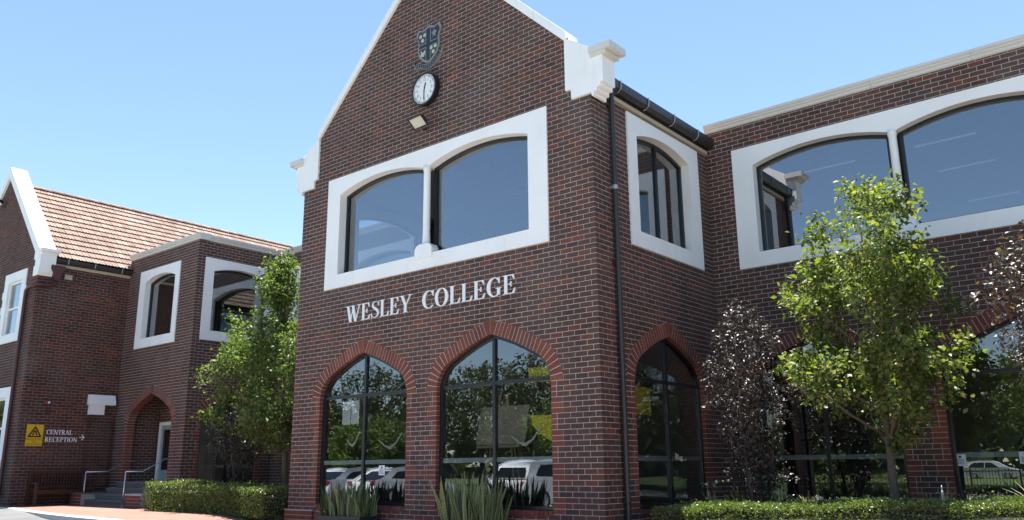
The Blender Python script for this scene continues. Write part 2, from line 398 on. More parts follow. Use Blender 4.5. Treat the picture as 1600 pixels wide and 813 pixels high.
def arch_window(parent, fr, uc, half, name='window', zb=.055, dep=-.115, gm=None):
    gm = gm or GLL; P = [(uc-half, zb), (uc+half, zb)]+arch_pts(uc, half, 0)
    I = inset(P, .055); mb = MB(); mb.ring(fr, P, I, dep+.03, dep-.05)
    mb.box(*bx(fr, uc-.03, uc+.03, zb+.05, max(p[1] for p in arch_pts(uc, half))-.04, dep+.028, dep-.045))
    zt = 2.13; hw = arch_half_at(half, -.05, zt)
    for a, b in ((-hw, -.031), (.031, hw)): mb.box(*bx(fr, uc+a, uc+b, zt-.03, zt+.03, dep+.026, dep-.045))
    win = mb.build(name, BLK, parent)
    # four panes
    d = dep-.01
    low = lambda a, b: [(a, zb+.05), (b, zb+.05), (b, zt-.025), (a, zt-.025)]
    for poly in (low(uc-half+.05, uc-.025), low(uc+.025, uc+half-.05)):
        b = MB(); b.add([fr.P(u, z, d) for u, z in poly], [(0, 1, 2, 3)]); link('pane', b.mesh('pane', gm), win)
    A = inset(P, .05)[2:]; top = [p for p in A if p[1] > zt+.03]; m = len(top)//2
    ap = max(top, key=lambda p: p[1])
    R = [p for p in top if p[0] > uc+.03]; Lf = [p for p in top if p[0] < uc-.03]
    for poly in ([(uc+.025, zt+.025), (uc+hw, zt+.025)]+R+[(uc+.025, ap[1]-.01)], [(uc-.025, ap[1]-.01)]+Lf+[(uc-hw, zt+.025), (uc-.025, zt+.025)]):
        b = MB(); b.add([fr.P(u, z, d) for u, z in poly], [list(range(len(poly)))]); link('pane', b.mesh('pane', gm), win)
    # frosted safety band on the inside of the glass
    b = MB()
    for a, c in ((uc-half+.05, uc-.03), (uc+.03, uc+half-.05)): b.box(*bx(fr, a, c, .805, .885, d-.004, d-.006))
    link('frosted_band', b.mesh('frosted_band', FRO), win)
    return win
def bx(fr, u0, u1, z0, z1, d0, d1):
    a, b = fr.P(u0, z0, d0), fr.P(u1, z1, d1)
    return tuple(min(a[i], b[i]) for i in range(3)), tuple(max(a[i], b[i]) for i in range(3))
def seg_curve(u0, u1, zs, rise, n=14):
    c = (u1-u0)/2; R = (c*c+rise*rise)/(2*rise); zc = zs+rise-R; uc = (u0+u1)/2
    a = math.asin(c/R); return [(uc+R*math.sin(a*(1-2*i/n)), zc+R*math.cos(a*(1-2*i/n))) for i in range(n+1)]   # right to left
FZ0, FZ1, OZ = 4.394, 6.84, 4.68
def upper_window(parent, fr, U0, U1, opens, zs, rise, glassm=None, split=False, column=True):
    glassm = glassm or GLU; mb = MB(); a0, a1 = opens[0][0], opens[-1][1]; F_, B_ = .03, -.21
    mb.box(*bx(fr, U0, U1, FZ0, OZ, F_, B_)); mb.box(*bx(fr, U0, a0, OZ, FZ1, F_, B_)); mb.box(*bx(fr, a1, U1, OZ, FZ1, F_, B_))
    low = []
    for u0, u1 in opens: low += seg_curve(u0, u1, zs, rise)[::-1]
    mb.prism(fr, [(a0, FZ1)]+low+[(a1, FZ1)], F_, B_)
    win = mb.build('window', WHT, parent)
    if len(opens) == 2 and column:
        c = (opens[0][1]+opens[1][0])/2; b = MB(); p = fr.P(c, 0, -.03)
        b.lathe((p.x, p.y, 0), [(.10, OZ+.19), (.078, OZ+.25), (.071, OZ+.4), (.068, zs-.10), (.078, zs-.06), (.085, zs+.03)], 18)
        link('column', b.mesh('column', WHT, True), win)
        b = MB(); w = .23; pr = [(c-w, OZ-.1), (c+w, OZ-.1), (c+w, OZ+.1), (c+w*.8, OZ+.17), (c+w*.45, OZ+.2), (c-w*.45, OZ+.2), (c-w*.8, OZ+.17), (c-w, OZ+.1)]
        b.prism(fr, pr, .06, -.13); link('column_base', b.mesh('column_base', WHT), win)
    for u0, u1 in opens:
        P = [(u0, OZ), (u1, OZ)]+seg_curve(u0, u1, zs, rise)
        I = inset(P, .055); b = MB(); b.ring(fr, P, I, -.15, -.22)
        if split: b.box(*bx(fr, (u0+u1)/2-.03, (u0+u1)/2+.03, OZ+.05, zs+rise-.03, -.152, -.215))
        link('casing', b.mesh('casing', BLK), win)
        b = MB(); I = inset(P, .05); b.add([fr.P(u, z, -.19) for u, z in I], [list(range(len(I)))]); link('pane', b.mesh('pane', glassm), win)
    return win
def room(parent, lo, hi, open_sides, name='interior'):
    """floor, ceiling and inner walls of a room; open_sides are left out towards the windows"""
    (a, b, c), (d, e, f) = lo, hi; mb = MB()
    V = [(a,b,c),(d,b,c),(d,e,c),(a,e,c),(a,b,f),(d,b,f),(d,e,f),(a,e,f)]
    for key, q, m in (('floor', (0,1,2,3), 1), ('ceil', (4,5,6,7), 2), ('-y', (0,1,5,4), 0), ('+x', (1,2,6,5), 0), ('+y', (2,3,7,6), 0), ('-x', (3,0,4,7), 0)):
        if key not in open_sides: mb.add([V[i] for i in q], [(0, 1, 2, 3)], m)
    return mb.build(name, [INW, INF, INC], parent)

# ------------------------------------------------------------------ ground
def sm(x, a, b): t = min(1, max(0, (x-a)/(b-a))); return t*t*(3-2*t)
def pave_z(x): return -.20-.36*sm(x, -9.8, -6.4)
KERB = [(-19.6, -1.62), (-17.6, -1.62), (-16.3, -1.93), (-13.8, -2.33), (-11.4, -2.62), (-8, -2.85), (-4, -2.95), (14, -2.95), (30, -2.95)]
def kerb_y(x):
    for (a, b), (c, d) in zip(KERB, KERB[1:]):
        if a <= x <= c: return b+(d-b)*(x-a)/(c-a)
    return KERB[0][1] if x < KERB[0][0] else KERB[-1][1]
def kerb_h(x): return .012+.12*sm(x, -16.6, -12.6)
def road_z(x, y): 
    e = pave_z(x)-kerb_h(x)-.005; t = sm(-y, 2.5, 9); return e+(-.72-e)*t
def sheet(name, xs, rows, zf, mat):
    mb = MB(); n = len(xs); m = len(rows(xs[0]))
    V = [(x, y, zf(x, y)) for x in xs for y in rows(x)]
    mb.add(V, [(i*m+j, (i+1)*m+j, (i+1)*m+j+1, i*m+j+1) for i in range(n-1) for j in range(m-1)])
    return struct(mb.build(name, mat, None, True))
m, n, l, b = nodes('bounce_asphalt'); t = geo_noise(n, l, 180, 3); t2 = geo_noise(n, l, .5, 5)
c = ramp(n, [(.3, (.24, .238, .235)), (.7, (.37, .365, .35))]); l.new(t.outputs['Fac'], c.inputs[0]); c2 = ramp(n, [(.3, (.75, .75, .75)), (.7, (1.15, 1.15, 1.12))]); l.new(t2.outputs['Fac'], c2.inputs[0])  # paled beyond real asphalt so the unseen car park bounces sun onto the walls
l.new(mixc(n, l, c.outputs[0], c2.outputs[0], 1., 'MULTIPLY'), b.inputs['Base Color']); b.inputs['Roughness'].default_value = .9; bump(n, l, b, t.outputs['Fac'], .5, .006); ASP = m
m, n, l, b = nodes('red_paving'); tc = n.new('ShaderNodeNewGeometry'); bt = n.new('ShaderNodeTexBrick'); l.new(tc.outputs['Position'], bt.inputs['Vector'])
bt.inputs['Scale'].default_value = 1; bt.inputs['Brick Width'].default_value = .24; bt.inputs['Row Height'].default_value = .12; bt.inputs['Mortar Size'].default_value = .004
bt.inputs['Color1'].default_value = (.20, .085, .058, 1); bt.inputs['Color2'].default_value = (.25, .115, .08, 1); bt.inputs['Mortar'].default_value = (.17, .12, .10, 1)
t2 = geo_noise(n, l, .8, 6); c2 = ramp(n, [(.3, (.85, .85, .85)), (.7, (1.1, 1.1, 1.1))]); l.new(t2.outputs['Fac'], c2.inputs[0])
l.new(mixc(n, l, bt.outputs[0], c2.outputs[0], 1., 'MULTIPLY'), b.inputs['Base Color']); b.inputs['Roughness'].default_value = .85; bump(n, l, b, bt.outputs['Fac'], -.3, .004); PAV = m
CON = plain('concrete', (.44, .43, .40), .85, var=.2, scale=3, bmp=.3)
SOI = plain('garden_soil', (.055, .042, .03), .95, var=.4, scale=9, bmp=.8)
m, n, l, b = nodes('lawn'); t = geo_noise(n, l, 30, 5); c = ramp(n, [(.3, (.05, .085, .02)), (.7, (.12, .16, .04))]); l.new(t.outputs['Fac'], c.inputs[0]); l.new(c.outputs[0], b.inputs['Base Color']); b.inputs['Roughness'].default_value = .9; bump(n, l, b, t.outputs['Fac'], .8, .03); LAW = m

mb = MB(); mb.add([(900*math.cos(2*PI*i/64), 900*math.sin(2*PI*i/64), -.95) for i in range(64)], [list(range(64))]); struct(mb.build('ground', LAW))
xs = [-60, -40, -30, -26, -23]+[-20+.4*i for i in range(40)]+[-3.5, -2, 0, 4, 9, 14, 20, 30]
def pr_rows(x):
    y0 = kerb_y(x)+.16
    if x < -19.5: y0 = -1.3
    return [y0+(9.0-y0)*i/14 for i in range(15)]
sheet('paving', xs, pr_rows, lambda x, y: pave_z(x), PAV)
xs2 = [-60, -40, -30, -26, -23]+[-20+.5*i for i in range(60)]+[12, 16, 24, 40]
sheet('car_park', xs2, lambda x: [kerb_y(x)+.01-(24+kerb_y(x))*(i/24)**1.3 for i in range(25)], road_z, ASP)
m, n, l, b = nodes('dark_asphalt'); t = geo_noise(n, l, 150, 3); t2 = geo_noise(n, l, 1.1, 5)
c = ramp(n, [(.3, (.075, .075, .077)), (.7, (.13, .13, .13))]); l.new(t.outputs['Fac'], c.inputs[0]); c2 = ramp(n, [(.3, (.8, .8, .8)), (.7, (1.15, 1.15, 1.15))]); l.new(t2.outputs['Fac'], c2.inputs[0])
l.new(mixc(n, l, c.outputs[0], c2.outputs[0], 1., 'MULTIPLY'), b.inputs['Base Color']); b.inputs['Roughness'].default_value = .9; bump(n, l, b, t.outputs['Fac'], .5, .006)
sheet('driveway', [x for x in xs2 if -60 < x < -8.9], lambda x: [kerb_y(x)+.008-(8+kerb_y(x))*(i/24)**1.3 for i in range(25)], lambda x, y: road_z(x, y)+.004, m)  # visible asphalt in its darker tone, laid over the bounce-paled car park
mb = MB(); xk = [-19.6+.35*i for i in range(0, 120)]
for x0, x1 in zip(xk, xk[1:]):                      # kerb: a bullnosed concrete edge between paving and car park
    pts = []
    for x in (x0, x1-.006 if (int((x0+19.6)/.35) % 4 == 3) else x1):
        y, z, h = kerb_y(x), pave_z(x), kerb_h(x)
        pts += [(x, y+.165, z+.004), (x, y+.03, z+.006), (x, y+.004, z-.014), (x, y, z-.04), (x, y-.004, z-h-.06)]
    mb.add(pts, [(i, i+1, 6+i, 5+i) for i in range(4)])
struct(mb.build('kerb', CON))
mb = MB(); mb.box((.02, -.05, -.9), (14, 4.1, -.33)); struct(mb.build('garden_bed', SOI))
mb = MB(); mb.box((-14.8, -.1, -.9), (-7.95, 4.3, -.185)); struct(mb.build('planting_bed', SOI))
mb = MB(); mb.add([(-60, -24, -.70), (40, -24, -.70), (60, -120, -.55), (-120, -120, -.55)], [(0, 1, 2, 3)]); struct(mb.build('lawn', LAW))
mb = MB(); mb.box((-60, -24.1, -.95), (40, -23.85, -.58)); struct(mb.build('far_kerb', CON))

# ------------------------------------------------------------------ gabled building (centre)
D = 4.137; XL = -7.82; XC = -3.91
FRF = Fr((0, 0, 0), (1, 0, 0), (0, -1, 0)); FRS = Fr((0, 0, 0), (0, 1, 0), (1, 0, 0)); FRL = Fr((XL, 0, 0), (0, 1, 0), (-1, 0, 0))
gb = thing('gabled_building', 'tall dark brick gabled block with a clock, white twin window and two pointed arches', 'building', (XC, .1, -.6))
def gable_half(z): return 3.41 if z < 7.97 else max(0, 3.41-(z-7.97)/.975)
def f_span(k):
    z = (k+.5)*CO
    if z < 6.99: return (XL, 0)
    h = gable_half(z)+.05
    return (XC-h, XC+h) if h > .12 else None
FW = (-6.92, -.93); FO = [(-6.50, -3.99), (-3.83, -1.35)]
a1, a2 = arch_holes(-5.625, 1.29), arch_holes(-2.26, 1.29)
def win_hole(U0, U1): return lambda k: [(U0+.06, U1-.06)] if FZ0+.05 < (k+.5)*CO < FZ1-.05 else []
wf = win_hole(*FW); ws = win_hole(1.07, 3.70); as_ = arch_holes(2.2, 1.2)
par = lambda e, o: (lambda k: e if k % 2 == 0 else o)
front = link('front_wall', None, gb, (XC, 0, 0)); side = link('side_wall', None, gb, (0, 2, 0)); left_ = link('far_side_wall', None, gb, (XL, 2, 0))
def wall_part(part, W_, mort):
    me = W_.mortar.mesh('mortar', mort); link('mortar', me, part)
redF = lambda u, z: z < -.09 or (z < 0 and (abs(u+5.625) < 1.3 or abs(u+2.26) < 1.3))
WF = Wall(front, FRF, f_span, -10, 132, lambda k: a1(k)+a2(k)+wf(k), par(.005, -.115), [BRK, BRR], redF)
WS = Wall(side, FRS, lambda k: (.0085, D+.006), -10, 80, lambda k: as_(k)+ws(k), par(.115, .235), [BRK, BRR], lambda u, z: z < -.09)
WLs = Wall(left_, FRL, lambda k: (.0085, 7.5), -10, 80, lambda k: as_(k)+ws(k), par(.115, .235), [BRK, BRR], single=False)
for w, p in ((WF, front), (WS, side), (WLs, left_)): wall_part(p, w, MOR)
finish_walls([WF, WS, WLs])
for fr, uc, h in ((FRF, -5.625, 1.29), (FRF, -2.26, 1.29), (FRS, 2.2, 1.2)):
    arch_trim(gb, fr, uc, h, [BRK, BRR]); arch_window(gb, fr, uc, h)
upper_window(gb, FRF, *FW, FO, 6.44, .20)
upper_window(gb, FRS, 1.07, 3.70, [(1.37, 3.32)], 6.45, .17, split=True)
upper_window(gb, FRL, 1.07, 3.70, [(1.37, 3.32)], 6.45, .17)
# plinth at the left pier and along the base
mb = MB()
for k in range(-9, -1):
    z0, z1 = k*CO+.005, (k+1)*CO-.005
    for j in range(4): brick_piece(mb, Fr((0, -.05, 0), (1, 0, 0), (0, -1, 0)), XL-.05+.23*j*1.0+.004+(.0 if k % 2 else -.0), XL-.05+.23*(j+1)-.004, z0, z1, 0, -.06, 0, random.random())
plin = mb.build('plinth', BRR, gb)
mb = MB(); mb.box((XL-.043, -.043, -.8), (XL+.86, .0, -.09)); mb.box((XL-.05, -.05, -.083), (XL+.87, -.001, -.062)); mb.build('plinth_mortar', MOR, plin)
# raked coping in stones, kneelers and caps
for s in (-1, 1):
    ax = lambda u: XC+s*u
    n = 5; u0, u1 = 3.44, 0.0
    for i in range(n):
        a = u0+(u1-u0)*i/n; b_ = u0+(u1-u0)*(i+1)/n; g = .003 if i < n-1 else 0
        zi = lambda u: 7.97+(3.41-u)/1.025-.03
        th = .205; lo = a-.003 if i else a; hi = b_+g
        q = [(ax(lo), zi(lo)), (ax(hi), zi(hi)), (ax(hi), zi(hi)+th), (ax(lo), zi(lo)+th)]
        b = MB(); b.prism(FRF, q, .055, -.34); b.build('coping_stone', WHT, gb)
    # kneeler: polygon in the plane of the wall, stepped below
    k = [(3.41, 7.985), (3.41, 6.985), (3.53, 6.985), (3.53, 6.80), (3.945, 6.80), (3.955, 6.73), (4.0, 6.73), (4.0, 6.80), (4.06, 6.80), (4.06, 6.87), (4.13, 6.87), (4.13, 6.94), (4.185, 6.94), (4.185, 7.42), (3.97, 7.42), (3.97, 7.62)]
    b = MB(); b.prism(FRF, [(ax(u), z) for u, z in k], .042, -.33); kn = b.build('kneeler', WHT, gb)
    b = MB(); x0, x1 = sorted((ax(3.96), ax(4.27))); b.box((x0, -.075, 7.421), (x1, .36, 7.48)); x0, x1 = sorted((ax(3.95), ax(4.38))); b.box((x0, -.105, 7.4805), (x1, .40, 7.60)); b.build('cap', COP, kn)
# roof, gutter and eaves
def tile_grid(parent, name, org, along, up, ncol, nrow, cw, gauge, mat, single=0, score=None):
    """Marseille tiles: ribbed pans lapped down the slope"""
    along, up = Vector(along), Vector(up); nrm = along.cross(up)
    if nrm.z < 0: nrm = -nrm
    prof = [(0, .030), (.16, .004), (.36, .006), (.5, .026), (.64, .006), (.84, .004), (1.0, .028)]
    V = []; 
    for u, h in prof: V.append(Vector((u*cw*.985, -.035, h+.036)))
    for u, h in prof: V.append(Vector((u*cw*.985, gauge+.02, h-.004)))
    for u, h in prof: V.append(Vector((u*cw*.985, -.03, h+.018)))
    k = len(prof); F = [(i, i+1, k+i+1, k+i) for i in range(k-1)]+[(2*k+i, 2*k+i+1, i+1, i) for i in range(k-1)]+[(0, k, 2*k), (k-1, 3*k-1, 2*k-1)]
    base = MB(); base.add(V, F); me = base.mesh('roof_tile', mat)
    R = Matrix((along, up, nrm)).transposed().to_4x4(); T = []
    for r in range(nrow):
        for c in range(ncol):
            p = Vector(org)+along*(c*cw)+up*(r*gauge+.03)+nrm*random.uniform(0, .004)
            T.append((score(p) if score else 0, r, c, p))
    pick = set()
    if single: pick = {(r, c) for s_, r, c, p in sorted(T, key=lambda t: -t[0])[:single] if s_ > 0}
    rest = MB(); R3 = R.to_3x3()
    for s_, r, c, p in T:
        tw = Matrix.Rotation(random.uniform(-.008, .008), 3, 'Z')
        if (r, c) in pick: link('roof_tile', me, parent, mat=Matrix.Translation(p) @ (R3 @ tw).to_4x4())
        else: rest.add([p+R3 @ (tw @ v) for v in V], F, 0, random.random())
    if rest.v: stuff(rest.build(name, mat, parent))
cs, sn = math.cos(rad(40.5)), math.sin(rad(40.5))
rp = MB(); rp.add([(.16, .2, 7.05), (.16, 8, 7.05), (XC, 8, 10.52), (XC, .2, 10.52), (2*XC-.16, .2, 7.05), (2*XC-.16, 8, 7.05)], [(0, 1, 2, 3), (3, 2, 5, 4), (1, 5, 2)]); roof = rp.build('roof', GUT, gb)
mb = MB(); mb.box((XL+.02, 7.49, -.9), (-.02, 7.6, 7.1)); mb.box((XL+.01, .01, 6.87), (-.01, 7.55, 6.97)); mb.build('rear_wall', MOR, gb)
tile_grid(roof, 'roof_tiling', (.15, .36, 7.105), (0, 1, 0), (-cs, 0, sn), 37, 15, .205, .335, TIL)
tile_grid(roof, 'roof_tiling', (2*XC-.165, .36, 7.10), (0, 1, 0), (cs, 0, sn), 37, 15, .205, .335, TIL)
# quad gutter: open channel section swept along the side
sec = [(.06, 7.19), (.06, 7.03), (.10, 7.005), (.15, 7.01), (.19, 7.05), (.20, 7.11), (.20, 7.19), (.185, 7.19), (.18, 7.08), (.145, 7.035), (.10, 7.025), (.075, 7.045), (.075, 7.19)]
mb = MB(); mb.prism(Fr((0, .36, 0), (1, 0, 0), (0, -1, 0)), sec, 0, -3.80); gut = mb.build('gutter', GUT, gb)
for y in (.62, 1.55, 2.5, 3.45):
    b = MB(); b.tube([(.09, y, 6.985), (.15, y, 6.995), (.20, y, 7.035), (.214, y, 7.10), (.214, y, 7.20)], .012, 6); b.build('gutter_bracket', STL, gut)
mb = MB(); mb.box((.001, .34, 6.895), (.05, 4.12, 6.965)); mb.build('fascia_mould', CRM, gb)
mb = MB(); mb.box((.0015, .34, 6.967), (.058, 4.12, 7.10)); mb.build('fascia', GUT, gb)
mb = MB(); mb.tube([(.14, .50, 7.06), (.085, .50, 6.93), (.085, .50, 6.8), (.085, .50, .30), (.085, .50, .02), (.10, .47, -.08), (.16, .42, -.18), (.24, .36, -.24)], .045, 12)
dp = mb.build('downpipe', GUT, gb, True)
for z in (6.72, 5.25, 3.95, 2.62, 1.25, .2):
    b = MB(); b.lathe((.085, .50, z-.035), [(.052, 0), (.054, .01), (.054, .06), (.052, .07)], 12); b.box((.0, .45, z-.02), (.05, .55, z+.02)); b.build('pipe_clip', STL if z in (5.25,) else GUT, dp)
# rooms behind the glass
room(gb, (XL+.17, .17, -.05), (-.17, 7.3, 3.05), ('-y', '+x'), 'ground_room'); 
rm = room(gb, (XL+.23, .23, 3.6), (-.23, 7.3, 6.86), ('-y', '+x', '-x'), 'upper_room')
mb = MB()
for x0 in (-6.6, -4.2, -1.9): 
    for y0 in (1.6, 3.4, 5.4): mb.box((x0-.6, y0-.06, 6.82), (x0+.6, y0+.06, 6.858))
LMP = bpy.data.materials.new('fluorescent'); LMP.use_nodes = True; _b = LMP.node_tree.nodes['Principled BSDF']; _b.inputs['Base Color'].default_value = (.8, .8, .8, 1); _b.inputs['Emission Color'].default_value = (1, 1, .97, 1); _b.inputs['Emission Strength'].default_value = .02
mb.build('ceiling_lights', INC, rm)
mb = MB()                                               # solid jambs between rooms and brick skin: floor edge band
mb.box((XL+.02, .02, 3.05), (-.02, .16, 3.6)); mb.box((-.16, .17, 3.05), (-.02, 4.1, 3.6)); mb.build('floor_edge', INW, gb)

# ------------------------------------------------------------------ right wing
FRR = Fr((0, D, 0), (1, 0, 0), (0, -1, 0)); RX = 11.6
rw = thing('brick_wing', 'flat parapet brick wing right of the downpipe with wide white twin window behind the trees', 'building', (5.8, D, -.6))
rwall = link('front_wall', None, rw, (5.8, D, 0))
RW_ = (.57, 6.56); RO = [(.99, 3.50), (3.66, 6.14)]
b1, b2, b3 = arch_holes(1.88, 1.29), arch_holes(5.14, 1.29), arch_holes(8.4, 1.29); wr = win_hole(*RW_); wr2 = win_hole(7.6, 11.2)
WR = Wall(rwall, FRR, lambda k: (.002, RX), -10, 86, lambda k: b1(k)+b2(k)+b3(k)+wr(k), par(.115, .235), [BRK, BRR], lambda u, z: z < -.09)
wall_part(rwall, WR, MOR); finish_walls([WR])
for uc in (1.88, 5.14, 8.4): arch_trim(rw, FRR, uc, 1.29, [BRK, BRR]); arch_window(rw, FRR, uc, 1.29)
upper_window(rw, FRR, *RW_, RO, 6.44, .20)
def parapet(parent, fr, u0, u1, step, e0=0, e1=0):
    n = max(1, round((u1-u0)/step)); w = (u1-u0)/n
    for i in range(n):
        a, b_ = u0+i*w+(.003 if i else -e0), u0+(i+1)*w-(.003 if i < n-1 else -e1); b = MB()
        pr = [(.015, 7.335), (.038, 7.35), (.038, 7.395), (.066, 7.415), (.066, 7.44), (.095, 7.46), (.095, 7.51), (-.30, 7.53), (-.30, 7.335)]
        V = [fr.P(a, z, d) for d, z in pr]+[fr.P(b_, z, d) for d, z in pr]; k = len(pr)
        b.add(V, [list(range(k))[::-1], list(range(k, 2*k))]+[(j, (j+1) % k, k+(j+1) % k, k+j) for j in range(k)])
        b.build('coping_stone', COP, parent)
parapet(rw, FRR, .03, RX, 1.64)
mb = MB(); mb.box((-.02, D+.02, 7.0), (RX-.02, D+9, 7.12)); mb.box((RX-.012, D+.002, -.9), (RX+.0, D+9, 7.29)); mb.build('flat_roof', CON, rw)
room(rw, (.06, D+.17, -.05), (RX-.1, D+6, 3.05), ('-y',), 'ground_room'); rm = room(rw, (.06, D+.23, 3.6), (RX-.1, D+8.6, 6.9), ('-y',), 'upper_room')
for x0 in (1.15, 3.42, 5.7):
    for y0 in (6.45, 8.33, 11.1):
        mb = MB(); mb.box((x0, y0-.015, 6.87), (x0+1.1, y0+.015, 6.896)); mb.build('ceiling_light', LMP, rm)
mb = MB(); mb.box((.02, D+.02, 3.05), (RX-.02, D+.16, 3.6)); mb.build('floor_edge', INW, rw)

# ------------------------------------------------------------------ porch wing and link (left of centre)
YP, XP, YK, XO, YO = 1.55, -14.95, 4.40, -19.10, -1.20
FP1 = Fr((0, YP, 0), (1, 0, 0), (0, -1, 0)); FP2 = Fr((XP, 0, 0), (0, 1, 0), (1, 0, 0)); FLK = Fr((0, YK, 0), (1, 0, 0), (0, -1, 0))
pw = thing('porch_wing', 'flat parapet brick wing with arched entrance porch and white upper windows behind the left tree', 'building', (-17, YP, -.2))
p1 = link('porch_wall', None, pw, (-17, YP, 0)); p2 = link('side_wall', None, pw, (XP, 3, 0)); p3 = link('link_wall', None, pw, (-11, YK, 0))
pa, pwn = arch_holes(-16.98, 1.29, -.7), win_hole(-18.31, -15.90); qa, qwn = arch_holes(2.97, .92), win_hole(1.78, 4.30)
la, lwn = arch_holes(-11.4, 1.29), win_hole(-14.40, -8.42)
redP = lambda u, z: z < -.0
W1 = Wall(p1, FP1, lambda k: (XO+.002, XP), -5, 86, lambda k: pa(k)+pwn(k), par(.045, -.075), [BRK, BRR])
W2 = Wall(p2, FP2, lambda k: (YP+.0085, YK+.006), -5, 86, lambda k: qa(k)+qwn(k), par(.11, .23), [BRK, BRR])
W3 = Wall(p3, FLK, lambda k: (XP+.002, XL-.002), -5, 86, lambda k: la(k)+lwn(k), par(.115, .235), [BRK, BRR])
for w, p in ((W1, p1), (W2, p2), (W3, p3)): wall_part(p, w, MOR)
finish_walls([W1, W2, W3], 300, lambda w, c: not (w is W3 and c.x > -13.6))
arch_trim(pw, FP1, -16.98, 1.29, [BRK, BRR], depth=.23, sill=False, k0=-3)
arch_trim(pw, FP2, 2.97, .92, [BRK, BRR]); arch_window(pw, FP2, 2.97, .92)
arch_trim(pw, FLK, -11.4, 1.29, [BRK, BRR]); arch_window(pw, FLK, -11.4, 1.29)
upper_window(pw, FP1, -18.31, -15.90, [(-17.95, -16.15)], 6.45, .165)
upper_window(pw, FP2, 1.78, 4.30, [(2.07, 3.95)], 6.45, .165)
upper_window(pw, FLK, -14.40, -8.42, [(-13.98, -11.5), (-11.33, -8.84)], 6.44, .20)
parapet(pw, FP1, XO+.02, XP, 1.4, 0, .104); parapet(pw, FP2, YP+.001, YK-.1, 1.5, -.0, -.0); parapet(pw, FLK, XP+.106, XL-.02, 1.6)
mb = MB(); mb.box((XO+.01, YP+.02, 7.0), (XP-.02, YK+6, 7.12)); mb.box((XP-.31, YK+.02, 7.01), (XL-.02, YK+6, 7.125)); mb.build('flat_roof', CON, pw)
room(pw, (XO+.1, YP+.23, 3.6), (XP-.23, 9, 6.88), ('-y', '+x'), 'upper_room'); room(pw, (XP+.02, YK+.23, 3.6), (XL-.05, 9, 6.9), ('-y',), 'upper_room')
room(pw, (XP-3.2, 2.7, -.05), (XP-.17, 5.5, 3.05), ('+x',), 'ground_room'); room(pw, (XP+.02, YK+.17, -.05), (XL-.05, 9, 3.05), ('-y',), 'ground_room')
mb = MB(); mb.box((XO+.02, YP+.02, 3.05), (XP-.02, YP+.16, 3.6)); mb.box((XP-.16, YP+.17, 3.05), (XP-.02, YK, 3.6)); mb.box((XP+.02, YK+.02, 3.05), (XL-.05, YK+.16, 3.6)); mb.build('floor_edge', INW, pw)
# porch recess: brick lined, tiled floor, white framed door at the back
FPB = Fr((0, 2.62, 0), (1, 0, 0), (0, -1, 0)); FPL = Fr((-18.45, 0, 0), (0, 1, 0), (1, 0, 0)); pr_ = link('porch_recess', None, pw, (-17, 2.2, .4))
B1 = Wall(pr_, FPB, lambda k: (-18.449, -15.0), 4, 40, lambda k: [(-18.30, -17.30)] if k < 26 else [], par(.05, .17), [BRK, BRR], single=False)
B2 = Wall(pr_, FPL, lambda k: (YP+.23, 2.61), 4, 40, lambda k: [], par(.05, .17), [BRK, BRR], single=False)
for w in (B1, B2): wall_part(pr_, w, MOR)
finish_walls([B1, B2])
mb = MB(); mb.box((-18.45, YP+.01, .2), (-15.1, 2.62, .42)); mb.box((-18.45, YP+.24, 3.42), (-15.1, 2.62, 3.5)); mb.box((-15.25, YP+.24, .42), (-15.1, 2.62, 3.42)); mb.build('porch_floor', CON, pr_)
mb = MB(); 
for lo, hi in (((-18.30, 2.58, .42), (-18.19, 2.68, 2.2)), ((-17.41, 2.58, .42), (-17.30, 2.68, 2.2)), ((-18.19, 2.58, 2.1), (-17.41, 2.68, 2.2))): mb.box(lo, hi)
dr = mb.build('door_frame', WHT, pw)
mb = MB(); mb.box((-18.19, 2.62, .42), (-18.07, 2.66, 2.1)); mb.box((-17.53, 2.62, .42), (-17.41, 2.66, 2.1)); mb.box((-18.07, 2.62, .42), (-17.53, 2.66, .75)); mb.box((-18.07, 2.62, 1.97), (-17.53, 2.66, 2.1)); mb.build('door_leaf', plain('door_paint', (.30, .36, .36), .4), dr)
mb = MB(); mb.box((-18.07, 2.635, .75), (-17.53, 2.645, 1.97)); mb.build('door_pane', GLL, dr)
mb = MB(); mb.tube([(-17.47, 2.60, 1.25), (-17.47, 2.585, 1.25), (-17.47, 2.585, 1.55), (-17.47, 2.60, 1.55)], .012, 6); mb.build('door_handle', SST, dr)
room(pw, (-18.4, 2.7, .4), (XP-3.25, 5.5, 3.0), ('-y',), 'hall')
# steps and cheek walls
STP = plain('shaded_step_concrete', (.12, .115, .11), .85, var=.25, scale=4, bmp=.3)  # concrete darkened: the shade on the steps is put into its colour
for i in range(4):
    z1 = -.2+.155*(i+1); y0 = .40+.29*i; b = MB(); b.box((-18.05, y0, z1-.05), (-15.42, YP if i < 3 else YP+.009, z1-.0005*i)); b.box((-18.04, y0+.03, -.6), (-15.43, YP-.002, z1-.051)); b.build('step', STP, pw)
for x0, x1 in ((-15.41, -14.55), (-18.75, -18.06)):
    b = MB(); fr = Fr((0, .30, 0), (1, 0, 0), (0, -1, 0)); b.box((x0+.008, .308, -.5), (x1-.008, YP-.002, .10), 1)
    for k in range(-6, 1):
        off = 0 if k % 2 else .12; u = x0-off
        while u < x1-.03:
            a, c = max(x0, u), min(x1, u+.23); u += .24
            if c-a > .03: brick_piece(b, fr, a, c, k*CO+.02, (k+1)*CO+.01, 0, -.02, 0, random.random())
    b.build('cheek_wall', [BRR, MOR], pw)
    b = MB(); b.box((x0-.01, .285, .1005), (x1+.01, YP-.002, .14)); b.build('cheek_coping', STP if x0 < -17 else CON, pw)
